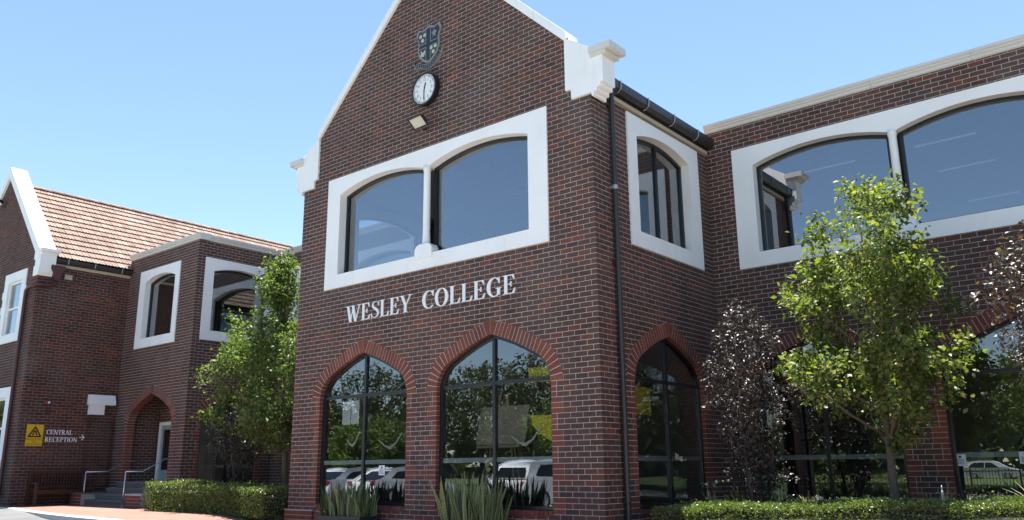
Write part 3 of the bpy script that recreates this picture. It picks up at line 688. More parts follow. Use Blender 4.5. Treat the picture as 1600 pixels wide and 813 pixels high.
def rail(label, pts):
    t = thing('handrail', label, 'handrail', (pts[0][0], pts[0][1], -.2), 'porch handrails')
    b = MB(); b.tube([pts[0], pts[1]], .017, 10); b.build('post', SST, t, True)
    b = MB(); q = []
    for p in pts[1:]: q.append(p)
    b.tube(q, .016, 10); b.build('rail', SST, t, True); b = MB(); b.lathe((pts[0][0], pts[0][1], pts[0][2]), [(.05, 0), (.05, .01), (.03, .015)], 12); b.build('foot_plate', SST, t)
rail('steel tube handrail at the bench side of the porch steps', [(-18.1, .40, -.2), (-18.1, .40, .715), (-18.1, 1.02, .72), (-18.1, 1.56, 1.03), (-18.1, 1.80, 1.01)])
rail('steel tube handrail at the hedge side of the porch steps', [(-15.52, .30, -.2), (-15.52, .30, .715), (-15.52, .78, .715), (-15.52, 1.37, 1.045), (-15.52, 1.54, 1.05)])

# ------------------------------------------------------------------ older building (far left)
FOR_ = Fr((XO, 0, 0), (0, 1, 0), (1, 0, 0)); FOF = Fr((0, YO, 0), (1, 0, 0), (0, -1, 0)); OC = -22.35
ob = thing('old_gabled_building', 'older brick building with sunlit terracotta tile roof and white coped gable at the left edge', 'building', (OC, 4, -.3))
o1 = link('side_wall', None, ob, (XO, 0, 0)); o2 = link('front_wall', None, ob, (-21, YO, 0))
def o_span(k):
    z = (k+.5)*CO; h = 3.25 if z < 6.98 else 3.25-(z-6.98)/1.02-.02
    return (max(OC-h, OC-3.25), min(OC+h, XO)) if h > .1 else None
ow1 = lambda k: [(-21.45, -20.0)] if 4.72 < (k+.5)*CO < 6.70 else []; ow2 = lambda k: [(-21.45, -20.0)] if 1.0 < (k+.5)*CO < 3.12 else []
V1 = Wall(o1, FOR_, lambda k: (YO+.0085, YP+.05), -5, 80, lambda k: [], par(.04, .16), [BRO, BRR])
V2 = Wall(o2, FOF, o_span, -5, 125, lambda k: ow1(k)+ow2(k), par(.01, .13), [BRO, BRR])
for w, p in ((V1, o1), (V2, o2)): wall_part(p, w, MOO)
finish_walls([V1, V2])
mb = MB(); mb.box((XO-.02, YP+.06, -.5), (XO-.01, 16, 6.9)); mb.box((OC-3.25, YO+.02, -.5), (OC-3.24, 16, 6.9)); mb.build('rear_walls', MOO, ob)
# sash windows in quoined white surrounds
for z0, z1, nq in ((4.66, 6.76, 7), (.96, 3.17, 7)):
    b = MB(); u0, u1 = -21.52, -19.93
    b.box(*bx(FOF, u0-.03, u1+.03, z1-.30, z1, .03, -.12)); b.box(*bx(FOF, u0-.05, u1+.05, z0-.12, z0+.13, .05, -.12))
    hh = (z1-.30-z0-.13)/nq
    for i in range(nq):
        e = .07 if i % 2 else 0
        for a, c in ((u0-.03-e, u0+.28), (u1-.28, u1+.03+e)): b.box(*bx(FOF, a, c, z0+.13+i*hh+.0006, z0+.13+(i+1)*hh-.0006, .028+.002*(i % 2), -.12))
    w = b.build('window', WHT, ob); a, c, p, q = u0+.28, u1-.28, z0+.13, z1-.30
    b = MB(); b.ring(FOF, [(a, p), (c, p), (c, q), (a, q)], inset([(a, p), (c, p), (c, q), (a, q)], .06), -.04, -.11); b.box(*bx(FOF, a+.06, c-.06, (p+q)/2-.03, (p+q)/2+.03, -.05, -.1)); b.build('sash', WHT, w)
    for r0, r1 in ((p+.05, (p+q)/2-.025), ((p+q)/2+.025, q-.05)):
        b = MB(); b.add([FOF.P(x, z, -.085) for x, z in ((a+.05, r0), (c-.05, r0), (c-.05, r1), (a+.05, r1))], [(0, 1, 2, 3)]); b.build('pane', GLU, w)
room(ob, (OC-3.1, YO+.15, -.05), (XO-.1, 5, 6.9), ('-y',), 'interior')
# raked coping (broad, sunlit top) and right kneeler
for s in (-1, 1):
    ax = lambda u: OC+s*u; zi = lambda u: 6.98+(3.25-u)*1.02-.06
    for i in range(4):
        a, b_ = 3.28*(1-i/4), 3.28*(1-(i+1)/4); lo, hi = a-(.003 if i else 0), b_+(.003 if i < 3 else 0)
        b = MB(); b.prism(FOF, [(ax(lo), zi(lo)), (ax(hi), zi(hi)), (ax(hi), zi(hi)+.36), (ax(lo), zi(lo)+.36)], .07, -.42); b.build('coping_stone', WHT, ob)
    k = [(2.93, 7.25), (2.93, 6.93), (3.04, 6.93), (3.04, 6.72), (2.97, 6.72), (2.97, 6.42), (3.30, 6.42), (3.33, 6.50), (3.36, 6.50), (3.36, 6.62), (3.39, 6.62), (3.42, 6.74), (3.42, 7.02), (3.45, 7.04), (3.45, 7.12), (3.25, 7.28)]
    b = MB(); b.prism(FOF, [(ax(u), z) for u, z in k], .045, -.40); kn = b.build('kneeler', WHT, ob)
    b = MB(); x0, x1 = sorted((ax(3.22), ax(3.56))); b.box((x0, YO-.10, 7.121), (x1, YO+.46, 7.21)); b.build('cap', WHT, kn)
# tiled roof: both slopes, ridge caps
RZ = 10.05; pitch = math.atan2(RZ-7.0, OC*-1+XO+.18); pitch = math.atan2(RZ-7.0, (XO+.18)-OC); cs, sn = math.cos(pitch), math.sin(pitch); SLP = math.hypot(RZ-7.0, XO+.18-OC)
mb = MB(); mb.add([(XO+.18, YO+.4, 6.96), (XO+.18, 16, 6.96), (OC, 16, RZ-.04), (OC, YO+.4, RZ-.04), (2*OC-XO-.18, YO+.4, 6.96), (2*OC-XO-.18, 16, 6.96)], [(0, 1, 2, 3), (3, 2, 5, 4)]); orf = mb.build('roof', GUT, ob)
def vis(p):
    a = px_area(p, .205, .33)
    q = project(p)
    if not q or q[0] > 440: return 0
    if p.y > YP and p.z < 7.6 and q[0] > 215: return 0
    return a
nr = 14; g = SLP/nr
tile_grid(orf, 'roof_tiling', (XO+.20, YO+.42, 7.0), (0, 1, 0), (-cs, 0, sn), 80, nr, .205, g, TIL, 300, vis)
tile_grid(orf, 'roof_tiling', (2*OC-XO-.20, YO+.42, 7.0), (0, 1, 0), (cs, 0, sn), 60, nr, .205, g, TIL)
for i in range(38):
    b = MB(); y0 = YO+.45+i*.40; a = [(OC+.14*math.cos(t), RZ-.02+.10*math.sin(t)) for t in [PI*j/6 for j in range(7)]]
    V = [(x, y0, z+.012) for x, z in a]+[(x, y0+.42, z) for x, z in a]; b.add(V, [(j, j+1, 8+j, 7+j) for j in range(6)]+[list(range(7))]); b.build('ridge_cap', TIL, orf)
# eaves gutter, fascia, rainwater head and pipe
sec = [(.05, 6.985), (.05, 6.87), (.10, 6.85), (.17, 6.87), (.19, 6.93), (.19, 6.985), (.175, 6.985), (.17, 6.90), (.1, 6.865), (.065, 6.88), (.065, 6.985)]
mb = MB(); mb.prism(Fr((XO, YO+.42, 0), (1, 0, 0), (0, -1, 0)), sec, 0, -(YP-YO-.43)); og = mb.build('gutter', GUT, ob)
for y in (-.45, .35, 1.2): b = MB(); b.tube([(XO+.1, y, 6.84), (XO+.18, y, 6.86), (XO+.205, y, 6.93), (XO+.205, y, 7.0)], .012, 6); b.build('gutter_bracket', STL, og)
mb = MB(); mb.box((XO+.001, YO+.41, 6.76), (XO+.045, YP-.002, 6.845)); mb.build('fascia', CRM, ob)
mb = MB(); hx = lambda y, z: (y, z); pts = [(-.92, 6.76), (-.52, 6.76), (-.52, 6.66), (-.60, 6.55), (-.62, 6.40), (-.68, 6.30), (-.76, 6.30), (-.82, 6.40), (-.84, 6.55), (-.92, 6.66)]
mb.prism(FOR_, pts, .20, .01); rh = mb.build('rainwater_head', GRP, ob)
mb = MB(); mb.tube([(XO+.08, -.72, 6.32), (XO+.08, -.72, 6.22), (XO+.08, -.80, 6.15), (XO+.08, YO-.02, 6.12), (XO+.02, YO-.07, 6.11), (-19.5, YO-.07, 6.10), (-19.66, YO-.07, 6.02), (-19.67, YO-.07, 5.8), (-19.64, YO-.07, .1), (-19.66, YO-.12, 0), (-19.7, YO-.2, -.1)], .05, 10); mb.build('downpipe', GRP, rh, True)
mb = MB(); mb.ring(FOR_, [(-.44, 6.42), (-.22, 6.42), (-.22, 6.57), (-.44, 6.57)], [(-.42, 6.44), (-.24, 6.44), (-.24, 6.55), (-.42, 6.55)], .012, -.01); mb.box(*bx(FOR_, -.42, -.24, 6.44, 6.55, .001, -.01)); 
for i in range(4): mb.box(*bx(FOR_, -.42, -.24, 6.452+i*.024, 6.462+i*.024, .008, .0015))
mb.build('air_vent', CRM, ob)
# buttress with white weathering
mb = MB(); b0, b1_ = .71, 1.11
mb.box((XO+.001, b0+.01, -.4), (XO+.122, b1_+.28, 2.40), 1)
for k in range(-5, 28):
    z0, z1 = k*CO+.005, (k+1)*CO-.005; f1 = Fr((XO+.13, 0, 0), (0, 1, 0), (1, 0, 0)); f2 = Fr((0, b0, 0), (1, 0, 0), (0, -1, 0))
    cuts = [b0, b0+.23, b1_+.06, b1_+.29] if k % 2 else [b0, b0+.115, b0+.355, b1_+.29]
    for a, c in zip(cuts, cuts[1:]): brick_piece(mb, f1, a+(.005 if a > b0 else 0), c-.005, z0, z1, 0, -.02, 0, random.random())
    brick_piece(mb, f2, XO+.005, XO+.122, z0, z1, 0, -.02, 0, random.random())
bt_ = mb.build('buttress', [BRO, MOO], ob)
mb = MB(); mb.prism(Fr((0, b0-.06, 0), (1, 0, 0), (0, -1, 0)), [(XO+.001, 3.0), (XO+.001, 2.70), (XO+.21, 2.70), (XO+.21, 2.78), (XO+.12, 3.0)], 0, -(.78)); mb.box((XO+.001, b0-.015, 2.40), (XO+.15, b1_+.02, 2.6995)); mb.build('weathering', WHT, bt_)

# ------------------------------------------------------------------ lettering (serif capitals drawn as strokes)
def ell(cx, cy, rx, ry, a0, a1, n=20): return [(cx+rx*math.cos(rad(a0+(a1-a0)*i/n)), cy+ry*math.sin(rad(a0+(a1-a0)*i/n))) for i in range(n+1)]
def band(o, i): return o+i[::-1]
def Rc(a, b, c, d): return [(a, b), (c, b), (c, d), (a, d)]
def stem(x, w=.15): return [Rc(x, 0, x+w, 1), Rc(x-.07, 0, x+w+.07, .035), Rc(x-.07, .965, x+w+.07, 1)]
def diag(x0, x1, w, y0=1, y1=0): return [(x0, y0), (x0+w, y0), (x1+w, y1), (x1, y1)]
def ser(x, w, y=1): return Rc(x-.06, y-.035 if y > .5 else y, x+w+.06, y if y > .5 else y+.035)
GL = {
 'I': (.36, stem(.10)),
 'L': (.66, stem(.10)+[Rc(.2, 0, .60, .045), [(.60, 0), (.63, .28), (.60, .28), (.50, .045), (.48, 0)]]),
 'E': (.70, stem(.10)+[Rc(.2, 0, .60, .045), [(.60, 0), (.65, .28), (.62, .28), (.50, .045), (.48, 0)], Rc(.2, .955, .58, 1), [(.58, 1), (.61, .74), (.58, .74), (.48, .955), (.46, 1)], Rc(.2, .495, .44, .535), [(.42, .64), (.46, .64), (.46, .38), (.42, .38), (.40, .515)]]),
 'T': (.70, stem(.27)+[Rc(.06, .955, .63, 1), [(.06, 1), (.03, .74), (.06, .74), (.16, .955), (.18, 1)], [(.63, 1), (.66, .74), (.63, .74), (.53, .955), (.51, 1)]]),
 'P': (.64, stem(.10)+[band(ell(.26, .735, .34, .265, -90, 90), ell(.26, .735, .19, .225, -90, 90))]),
 'R': (.74, stem(.10)+[band(ell(.26, .735, .32, .265, -90, 90), ell(.26, .735, .17, .225, -90, 90)), [(.26, .49), (.42, .49), (.66, .04), (.48, .04)], Rc(.46, 0, .74, .038)]),
 'N': (.82, [Rc(.12, 0, .165, 1), ser(.12, .045, 0), Rc(.64, 0, .685, 1), ser(.64, .045, 1), diag(.05, .53, .16), ser(.03, .1, 1)]),
 'A': (.78, [diag(.33, .06, .05), diag(.30, .54, .17), Rc(.17, .31, .52, .355), ser(.03, .11, 0), ser(.50, .24, 0)]),
 'W': (1.08, [diag(.04, .25, .16), diag(.50, .30, .05), diag(.40, .62, .16), diag(.93, .68, .05), ser(.02, .2, 1), ser(.40, .16, 1), ser(.88, .13, 1)]),
 'Y': (.78, [diag(.05, .28, .17, 1, .45), diag(.66, .39, .055, 1, .45), Rc(.29, 0, .45, .46), ser(.29, .16, 0), ser(.03, .2, 1), ser(.62, .12, 1)]),
 'O': (.84, [band(ell(.42, .5, .38, .52, 0, 360, 32), ell(.42, .5, .21, .475, 0, 360, 32))]),
 'C': (.74, [band(ell(.42, .5, .38, .52, 42, 318, 28), ell(.44, .5, .22, .475, 48, 312, 28)), [(.665, .66), (.70, .66), (.70, 1.0), (.67, 1.0), (.60, .90)]]),
 'G': (.84, [band(ell(.42, .5, .38, .52, 42, 312, 28), ell(.44, .5, .22, .475, 48, 306, 28)), [(.665, .66), (.70, .66), (.70, 1.0), (.67, 1.0), (.60, .90)], Rc(.58, .06, .72, .42), Rc(.50, .40, .80, .435)]),
}
def s_stroke():
    c = [(.52, .80), (.47, .90), (.36, .965), (.25, .965), (.15, .91), (.12, .80), (.15, .69), (.25, .60), (.36, .52), (.46, .43), (.51, .32), (.50, .19), (.43, .08), (.32, .035), (.20, .04), (.11, .11), (.065, .22)]
    w = [.025, .025, .03, .035, .06, .10, .12, .145, .15, .145, .125, .10, .06, .035, .03, .025, .02]; L, R = [], []
    for i, (x, y) in enumerate(c):
        a, b = c[max(0, i-1)], c[min(len(c)-1, i+1)]; dx, dy = b[0]-a[0], b[1]-a[1]; q = math.hypot(dx, dy); nx, ny = -dy/q, dx/q
        L.append((x+nx*w[i]/2, y+ny*w[i]/2)); R.append((x-nx*w[i]/2, y-ny*w[i]/2))
    return L+R[::-1]
GL['S'] = (.62, [s_stroke(), Rc(.515, .70, .55, 1.0), Rc(.04, 0, .075, .30)])
def write(fr, text, u, z, h, width, mat, d0=.003, depth=.02, parent=None, name='letter'):
    """raised letters, one mesh each; widths scaled so that the line is `width` long"""
    tot = sum(GL[c][0] if c != ' ' else .42 for c in text); sx = width/tot; x = u
    for c in text:
        if c == ' ': x += .42*sx; continue
        mb = MB()
        for i, poly in enumerate(GL[c][1]): mb.prism(fr, [(x+p*sx, z+q*h) for p, q in poly], d0, d0+depth+.0009*i)
        mb.build(name, mat, parent); x += GL[c][0]*sx
def caption(parent, fr, body, u, z, size, mat, d=.003, center=True, name='caption'):
    cu = bpy.data.curves.new(name, 'FONT'); cu.body = body; cu.size = size; cu.align_x = 'CENTER' if center else 'LEFT'; cu.resolution_u = 2
    o = bpy.data.objects.new(name, cu); me = bpy.data.meshes.new_from_object(o); bpy.data.objects.remove(o); me.materials.append(mat)
    for v in me.vertices: v.co = fr.P(u+v.co.x, z+v.co.y, d)
    return link(name, me, parent)
t = thing('wall_lettering', 'white raised serif letters WESLEY COLLEGE fixed to the brick gable wall', 'sign', (XC, 0, 3.6))
write(FRF, 'WESLEY', -6.16, 3.615, .335, 1.93, LET, parent=t); write(FRF, 'COLLEGE', -3.96, 3.615, .335, 2.31, LET, parent=t)
t = thing('wall_lettering', 'white letters CENTRAL RECEPTION with a right arrow on the old brick wall', 'sign', (XO, .2, 1.6))
write(FOR_, 'CENTRAL', -.42, 1.79, .135, .74, LET, depth=.012, parent=t); write(FOR_, 'RECEPTION', -.44, 1.58, .135, .92, LET, depth=.012, parent=t)
mb = MB(); mb.prism(FOR_, Rc(.53, 1.709, .66, 1.735), .003, .014); mb.prism(FOR_, [(.58, 1.80), (.615, 1.80), (.685, 1.722), (.615, 1.644), (.58, 1.644), (.65, 1.722)], .003, .015); mb.build('arrow', LET, t)
# warning sign
YEL = plain('sign_yellow', (.62, .40, .015), .45, bmp=0, var=.04); INK = plain('sign_black', (.015, .013, .012), .5, bmp=0)
t = thing('warning_sign', 'yellow warning sign with black triangle beside the bench on the old brick wall', 'sign', (XO, -.72, 1.46))
mb = MB(); mb.prism(FOR_, Rc(-.96, 1.45, -.50, 2.06), .002, .008); mb.build('panel', YEL, t)
mb = MB(); T_ = [(-.93, 1.70), (-.53, 1.70), (-.73, 2.03)]; I_ = inset(T_, .042); mb.ring(FOR_, T_, I_, .011, .009)
mb.prism(FOR_, [(-.81, 1.755), (-.765, 1.755), (-.74, 1.84), (-.72, 1.84), (-.695, 1.755), (-.65, 1.755), (-.70, 1.89), (-.76, 1.89)], .011, .009); mb.build('triangle', INK, t)
for body, z, s in (('WATCH OUT', 1.615, .085), ('FOR', 1.555, .06), ('PEDESTRIANS', 1.48, .07)): caption(t, FOR_, body, -.73, z, s, INK, .0095)
# alarm beacon
t = thing('alarm_beacon', 'small round red alarm beacon above the warning sign', 'alarm', (XO, -.47, 2.45)); RED = plain('beacon_red', (.22, .02, .03), .3, bmp=0)
mb = MB(); mb.lathe((XO, -.47, 2.70), [(.07, 0), (.07, .04), (.055, .06), (.03, .07)], 18, (1, 0, 0)); mb.build('lens', RED, t, True)
mb = MB(); mb.lathe((XO+.06, -.47, 2.70), [(.03, 0), (.03, .03), (.014, .035)], 14, (1, 0, 0)); mb.build('lamp', LET, t)
mb = MB(); mb.box((XO+.001, -.52, 2.40), (XO+.05, -.42, 2.49)); mb.build('box', GRP, t)
# clock
FCK = Fr((0, -.10, 0), (1, 0, 0), (0, -1, 0)); cx, cz, cr = -3.90, 8.065, .315
t = thing('wall_clock', 'round white faced clock with black rim below the crest', 'clock', (cx, 0, cz-.32))
mb = MB(); mb.lathe((cx, -.0, cz), [(cr*.9, 0), (cr+.03, .02), (cr+.03, .125), (cr, .13), (cr, .10)], 40, (0, -1, 0)); mb.build('rim', BLK, t, False)
mb = MB(); mb.lathe((cx, -.0, cz), [(cr, .098), (cr, .105)], 40, (0, -1, 0)); mb.build('face', LET, t)
mb = MB()
for i in range(60):
    a = 2*PI*i/60; r0, r1, w = (.265, .30, .006) if i % 5 else (.25, .30, .012); s_, c_ = math.sin(a), math.cos(a)
    mb.prism(FCK, [(cx+s_*r+c_*w*k, cz+c_*r-s_*w*k) for r, k in ((r0, -.5), (r0, .5), (r1, .5), (r1, -.5))], .0085, .006)
mb.build('minute_marks', INK, t)
for i in range(1, 13): a = 2*PI*i/12; caption(t, FCK, str(i), cx+.205*math.sin(a), cz+.205*math.cos(a)-.027, .085, INK, .007, name='numeral')
for a, L, w, d in ((rad(15), .15, .028, .011), (rad(181), .25, .018, .015)):
    s_, c_ = math.sin(a), math.cos(a); b = MB(); b.prism(FCK, [(cx+s_*r+c_*k, cz+c_*r-s_*k) for r, k in ((-.05, -w*.4), (-.05, w*.4), (L*.8, w*.6), (L, 0), (L*.8, -w*.6))], d, d-.002); b.build('hand', INK, t)
# crest: quartered shield with scroll
t = thing('school_crest', 'navy and green quartered shield crest with scroll high on the gable', 'crest', (-3.88, 0, 8.7))
NVY = plain('crest_navy', (.014, .02, .034), .5, bmp=0); GRN = plain('crest_green', (.028, .055, .043), .5, bmp=0); SLV = plain('crest_silver', (.22, .22, .21), .5, bmp=0, var=.1); PEA = plain('crest_pale', (.42, .45, .38), .5, bmp=0)
sh = [(-.30, .50), (-.17, .46), (0, .52), (.17, .46), (.30, .50), (.36, .38), (.29, .22), (.31, .02), (.25, -.14), (.12, -.26), (0, -.32), (-.12, -.26), (-.25, -.14), (-.31, .02), (-.29, .22), (-.36, .38)]
scx, scz = -3.88, 8.98; pt_ = lambda P, k=1: [(scx+u*k, scz+z*k) for u, z in P]
mb = MB(); mb.prism(FRF, pt_(sh), .0, .03); mb.build('shield', SLV, t)
mb = MB(); mb.prism(FRF, [(scx+u*.88, scz+.09+(z-.09)*.88) for u, z in sh], .0, .034); mb.build('field', NVY, t)
for P in ([(-.27, .41), (-.16, .40), (-.055, .43), (-.055, .14), (-.25, .14), (-.25, .22), (-.30, .36)], [(.055, .05), (.26, .05), (.26, .0), (.21, -.13), (.10, -.21), (.055, -.235)]):
    b = MB(); b.prism(FRF, pt_(P), .0, .038); b.build('quarter', GRN, t)
b = MB()
for P in ([(-.055, .43), (-.055, .13), (-.26, .13), (-.26, .145), (-.07, .145), (-.07, .43)], [(.055, .43), (.055, .13), (.26, .13), (.26, .145), (.07, .145), (.07, .43)], [(-.055, -.235), (-.055, .05), (-.26, .05), (-.26, .035), (-.07, .035), (-.07, -.22)], [(.055, -.235), (.055, .05), (.26, .05), (.26, .035), (.07, .035), (.07, -.22)]): b.prism(FRF, pt_(P), .0, .041)
b.build('cross_edging', SLV, t)
for qx, qz in ((-.16, .28), (.15, -.06)):
    for dx, dz in ((-.06, .05), (.055, .055), (0, -.055)):
        b = MB(); p = FRF.P(scx+qx+dx, scz+qz+dz, 0); b.lathe(p, [(.043, 0), (.043, .042), (.03, .05)], 12, (0, -1, 0)); b.build('boss', PEA, t)
b = MB(); b.prism(FRF, pt_([(.12, .20), (.16, .24), (.22, .20), (.20, .27), (.25, .33), (.19, .33), (.17, .40), (.14, .33), (.09, .32), (.14, .27)]), 0, .043); b.build('lion_emblem', SLV, t)
b = MB(); b.prism(FRF, pt_([(-.22, -.12), (-.12, -.15), (-.08, -.06), (-.10, -.0), (-.13, -.05), (-.17, -.05), (-.19, .0), (-.215, .0), (-.20, -.06)]), 0, .043); b.build('swan_emblem', PEA, t)
L_ = [(-.40, -.22), (-.36, -.31), (-.25, -.30), (-.12, -.37), (0, -.40), (.12, -.37), (.25, -.30), (.36, -.20), (.40, -.10)]
b = MB(); lo = [(u, z-.055) for u, z in L_]; hi = [(u, z+.055) for u, z in L_]; b.ring(FRF, pt_(hi), pt_(lo), .0, .036, closed=False); b.build('scroll', SLV, t)
b = MB(); lo = [(u*.97, z-.04) for u, z in L_]; hi = [(u*.97, z+.04) for u, z in L_]; b.ring(FRF, pt_(hi), pt_(lo), .0, .039, closed=False); b.build('scroll_band', NVY, t)
b = MB()
for i in range(17):
    k = i/17*(len(L_)-1); j = int(k); f = k-j; u = L_[j][0]*(1-f)+L_[j+1][0]*f; z = L_[j][1]*(1-f)+L_[j+1][1]*f
    b.prism(FRF, pt_(Rc(u-.009, z-.022, u+.009, z+.022)), 0, .0405)
b.build('scroll_lettering', SLV, t)
# floodlights
def floodlight(label, p, s=1.0):
    t = thing('floodlight', label, 'floodlight', (p[0], p[1], p[2]-.1)); x, y, z = p
    b = MB(); b.tube([(x, y, z-.06), (x, y-.1, z-.1), (x, y-.14, z-.02)], .018*s, 6); b.build('bracket', GUT, t)
    c = Vector((x, y-.20*s, z+.06*s)); ax = Vector((-.05, -.66, -.75)).normalized(); sd = ax.cross(Vector((0, 0, 1))).normalized(); up = sd.cross(ax)
    def Q(a, b_, c_): return c+sd*a*s+up*b_*s+ax*c_*s
    V = [Q(-.11, -.06, -.09), Q(.11, -.06, -.09), Q(.11, .06, -.09), Q(-.11, .06, -.09), Q(-.19, -.12, .06), Q(.19, -.12, .06), Q(.19, .12, .06), Q(-.19, .12, .06)]
    b = MB(); b.add(V, [(0, 1, 2, 3), (0, 1, 5, 4), (1, 2, 6, 5), (2, 3, 7, 6), (3, 0, 4, 7)]); b.build('housing', GUT, t)
    b = MB(); b.add([Q(-.17, -.10, .055), Q(.17, -.10, .055), Q(.17, .10, .055), Q(-.17, .10, .055)], [(0, 1, 2, 3)]); b.build('lens', plain('flood_lens_%d' % len(MT), (.55, .54, .46), .15, bmp=0), t)
    b = MB(); b.tube([Q(-.19, -.12, .065), Q(.19, -.12, .065), Q(.19, .12, .065), Q(-.19, .12, .065), Q(-.19, -.12, .065)], .012*s, 6); b.build('bezel', GUT, t)
floodlight('tilted floodlight on the brick gable between clock and window', (-3.93, 0, 7.30), 1.0)
floodlight('small floodlight on the old gable at the left edge', (-22.6, YO, 9.35), .8)

# ------------------------------------------------------------------ bench
t = thing('park_bench', 'red brown slatted timber bench against the old brick wall', 'bench', (XO+.35, 0, -.2)); z0 = -.2; x0 = XO+.08; y0, y1 = -.78, .80
def part(name, boxes, mat=TMB):
    b = MB()
    for lo, hi in boxes: b.box(lo, hi)
    return b.build(name, mat, t)
for y in (y0, y1-.06): part('leg', [((x0+.52, y, z0), (x0+.58, y+.06, z0+.62))]); part('leg', [((x0, y, z0), (x0+.06, y+.06, z0+.96))]); part('armrest', [((x0+.0605, y-.01, z0+.60), (x0+.62, y+.07, z0+.64))])
for i in range(5): part('seat_slat', [((x0+.07+i*.105, y0+.061, z0+.405), (x0+.16+i*.105, y1-.061, z0+.43))])
part('seat_rail', [((x0+.525, y0+.061, z0+.33), (x0+.56, y1-.061, z0+.403))]); part('back_rail', [((x0+.01, y0+.061, z0+.89), (x0+.05, y1-.061, z0+.97))]); part('back_rail', [((x0+.01, y0+.061, z0+.47), (x0+.05, y1-.061, z0+.53))])
n_ = 17
for i in range(n_): y = y0+.10+(y1-y0-.2)*i/(n_-1); part('back_slat', [((x0+.018, y-.022, z0+.531), (x0+.042, y+.022, z0+.889))])

# ------------------------------------------------------------------ things seen in the ground floor windows
def sheet_thing(name, label, cat, fr, polys, mat, d, group=None):
    b = MB()
    for P in polys: b.prism(fr, P, d, d-.002)
    return tag(b.build(name, mat), label, cat, group)
PAP = plain('white_paper', (.75, .77, .78), .7, bmp=0); YPP = plain('yellow_panel', (.55, .46, .02), .6, bmp=0, var=.15); BRD = plain('easel_board', (.34, .29, .22), .8, bmp=0); TAP = plain('grey_tape', (.5, .5, .5), .6, bmp=0)
sheet_thing('paper_notice', 'pair of blank white paper sheets taped inside the left arched window', 'paper', FRF, [Rc(-6.36, 1.58, -6.11, 2.04), Rc(-6.09, 1.585, -5.85, 2.045)], PAP, -.15)
def chev(c, z, w, h): return [(c-w, z+h*.8), (c-w+.025, z+h*.85), (c-w*.4, z+h*.33), (c-.005, z+.055), (c+w*.45, z+h*.6), (c+w-.02, z+h+.10), (c+w+.01, z+h+.08), (c+w*.5, z+h*.48), (c, z-.01), (c-w*.45, z+h*.22)]
for i, (c, z, w, lab) in enumerate(((-6.02, 1.14, .21, 'left pane of the left'), (-4.92, 1.08, .33, 'right pane of the left'), (-1.62, 1.06, .32, 'right pane of the right'))):
    sheet_thing('window_decal', 'pale V shaped decal on the %s arched window' % lab, 'decal', FRF, [chev(c, z, w, .2)], TAP, -.15, 'V shaped decals')
sheet_thing('yellow_panel', 'yellow sheet across the transom inside the right arched front window', 'poster', FRF, [Rc(-1.56, 2.085, -.99, 2.335)], YPP, -.17)
sheet_thing('yellow_panel', 'curved yellow sheet hanging lower in the right arched front window', 'poster', FRF, [[(-1.52, 1.55), (-1.0, 1.54), (-1.0, 1.10), (-1.15, 1.14), (-1.35, 1.26), (-1.5, 1.40)]], YPP, -.17)
sheet_thing('yellow_panel', 'yellow rectangular sheet inside the arched side window by the downpipe', 'poster', FRS, [Rc(1.06, 1.555, 1.76, 2.01)], YPP, -.17)
for i, (u, z, fr, lab) in enumerate(((-5.10, .60, FRF, 'left arched front window'), (3.95, .675, FRR, 'arched window by the right pillar, left edge'), (4.86, .70, FRR, 'arched window at the right edge of view'))):
    o = sheet_thing('window_notice', 'small white printed notice stuck on the '+lab, 'notice', fr, [Rc(u-.085, z, u+.085, z+.18)], PAP, -.119, 'small window notices')
    b = MB()
    for k in range(4): b.prism(fr, Rc(u-.06, z+.03+.022*k, u+.06-.02*(k % 2), z+.038+.022*k), -.1175, -.1185)
    b.prism(fr, Rc(u-.02, z+.125, u+.02, z+.16), -.1175, -.1185); b.build('print', INK, o)
t = thing('display_easel', 'wooden easel holding a brown board behind the right arched window', 'easel', (-2.7, 1.0, -.05)); WD = plain('easel_wood', (.30, .22, .14), .7)
for x in (-3.05, -2.45): b = MB(); b.tube([(x-(.12 if x < -2.7 else -.12), .75, -.05), (-2.75+(x+2.75)*.25, .95, 2.05)], .022, 6); b.build('leg', WD, t)
b = MB(); b.tube([(-2.75, 1.5, -.05), (-2.75, 1.0, 2.0)], .022, 6); b.build('leg', WD, t)
b = MB(); b.box((-3.25, .74, 1.06), (-2.25, .80, 1.11)); b.build('ledge', WD, t)
b = MB(); b.add([(-3.3, .77, 1.12), (-2.15, .77, 1.12), (-2.15, .92, 1.80), (-3.3, .92, 1.80), (-3.3, .785, 1.12), (-2.15, .785, 1.12), (-2.15, .935, 1.80), (-3.3, .935, 1.80)], [(0, 1, 2, 3), (4, 5, 6, 7), (0, 1, 5, 4), (2, 3, 7, 6), (1, 2, 6, 5), (0, 3, 7, 4)]); o = b.build('board', BRD, t)
t = thing('display_board', 'tall brown board leaning inside the left arched window', 'board', (-4.5, .6, -.05)); b = MB(); b.add([(-4.72, .5, .1), (-4.3, .62, .1), (-4.35, .75, 1.75), (-4.78, .62, 1.75), (-4.72, .52, .1), (-4.3, .64, .1), (-4.35, .77, 1.75), (-4.78, .64, 1.75)], [(0, 1, 2, 3), (4, 5, 6, 7), (0, 3, 7, 4), (2, 3, 7, 6), (1, 2, 6, 5)]); b.build('panel', BRD, t)
b = MB(); b.box((-4.8, .45, -.05), (-4.2, .85, .1)); b.build('foot', WD, t)

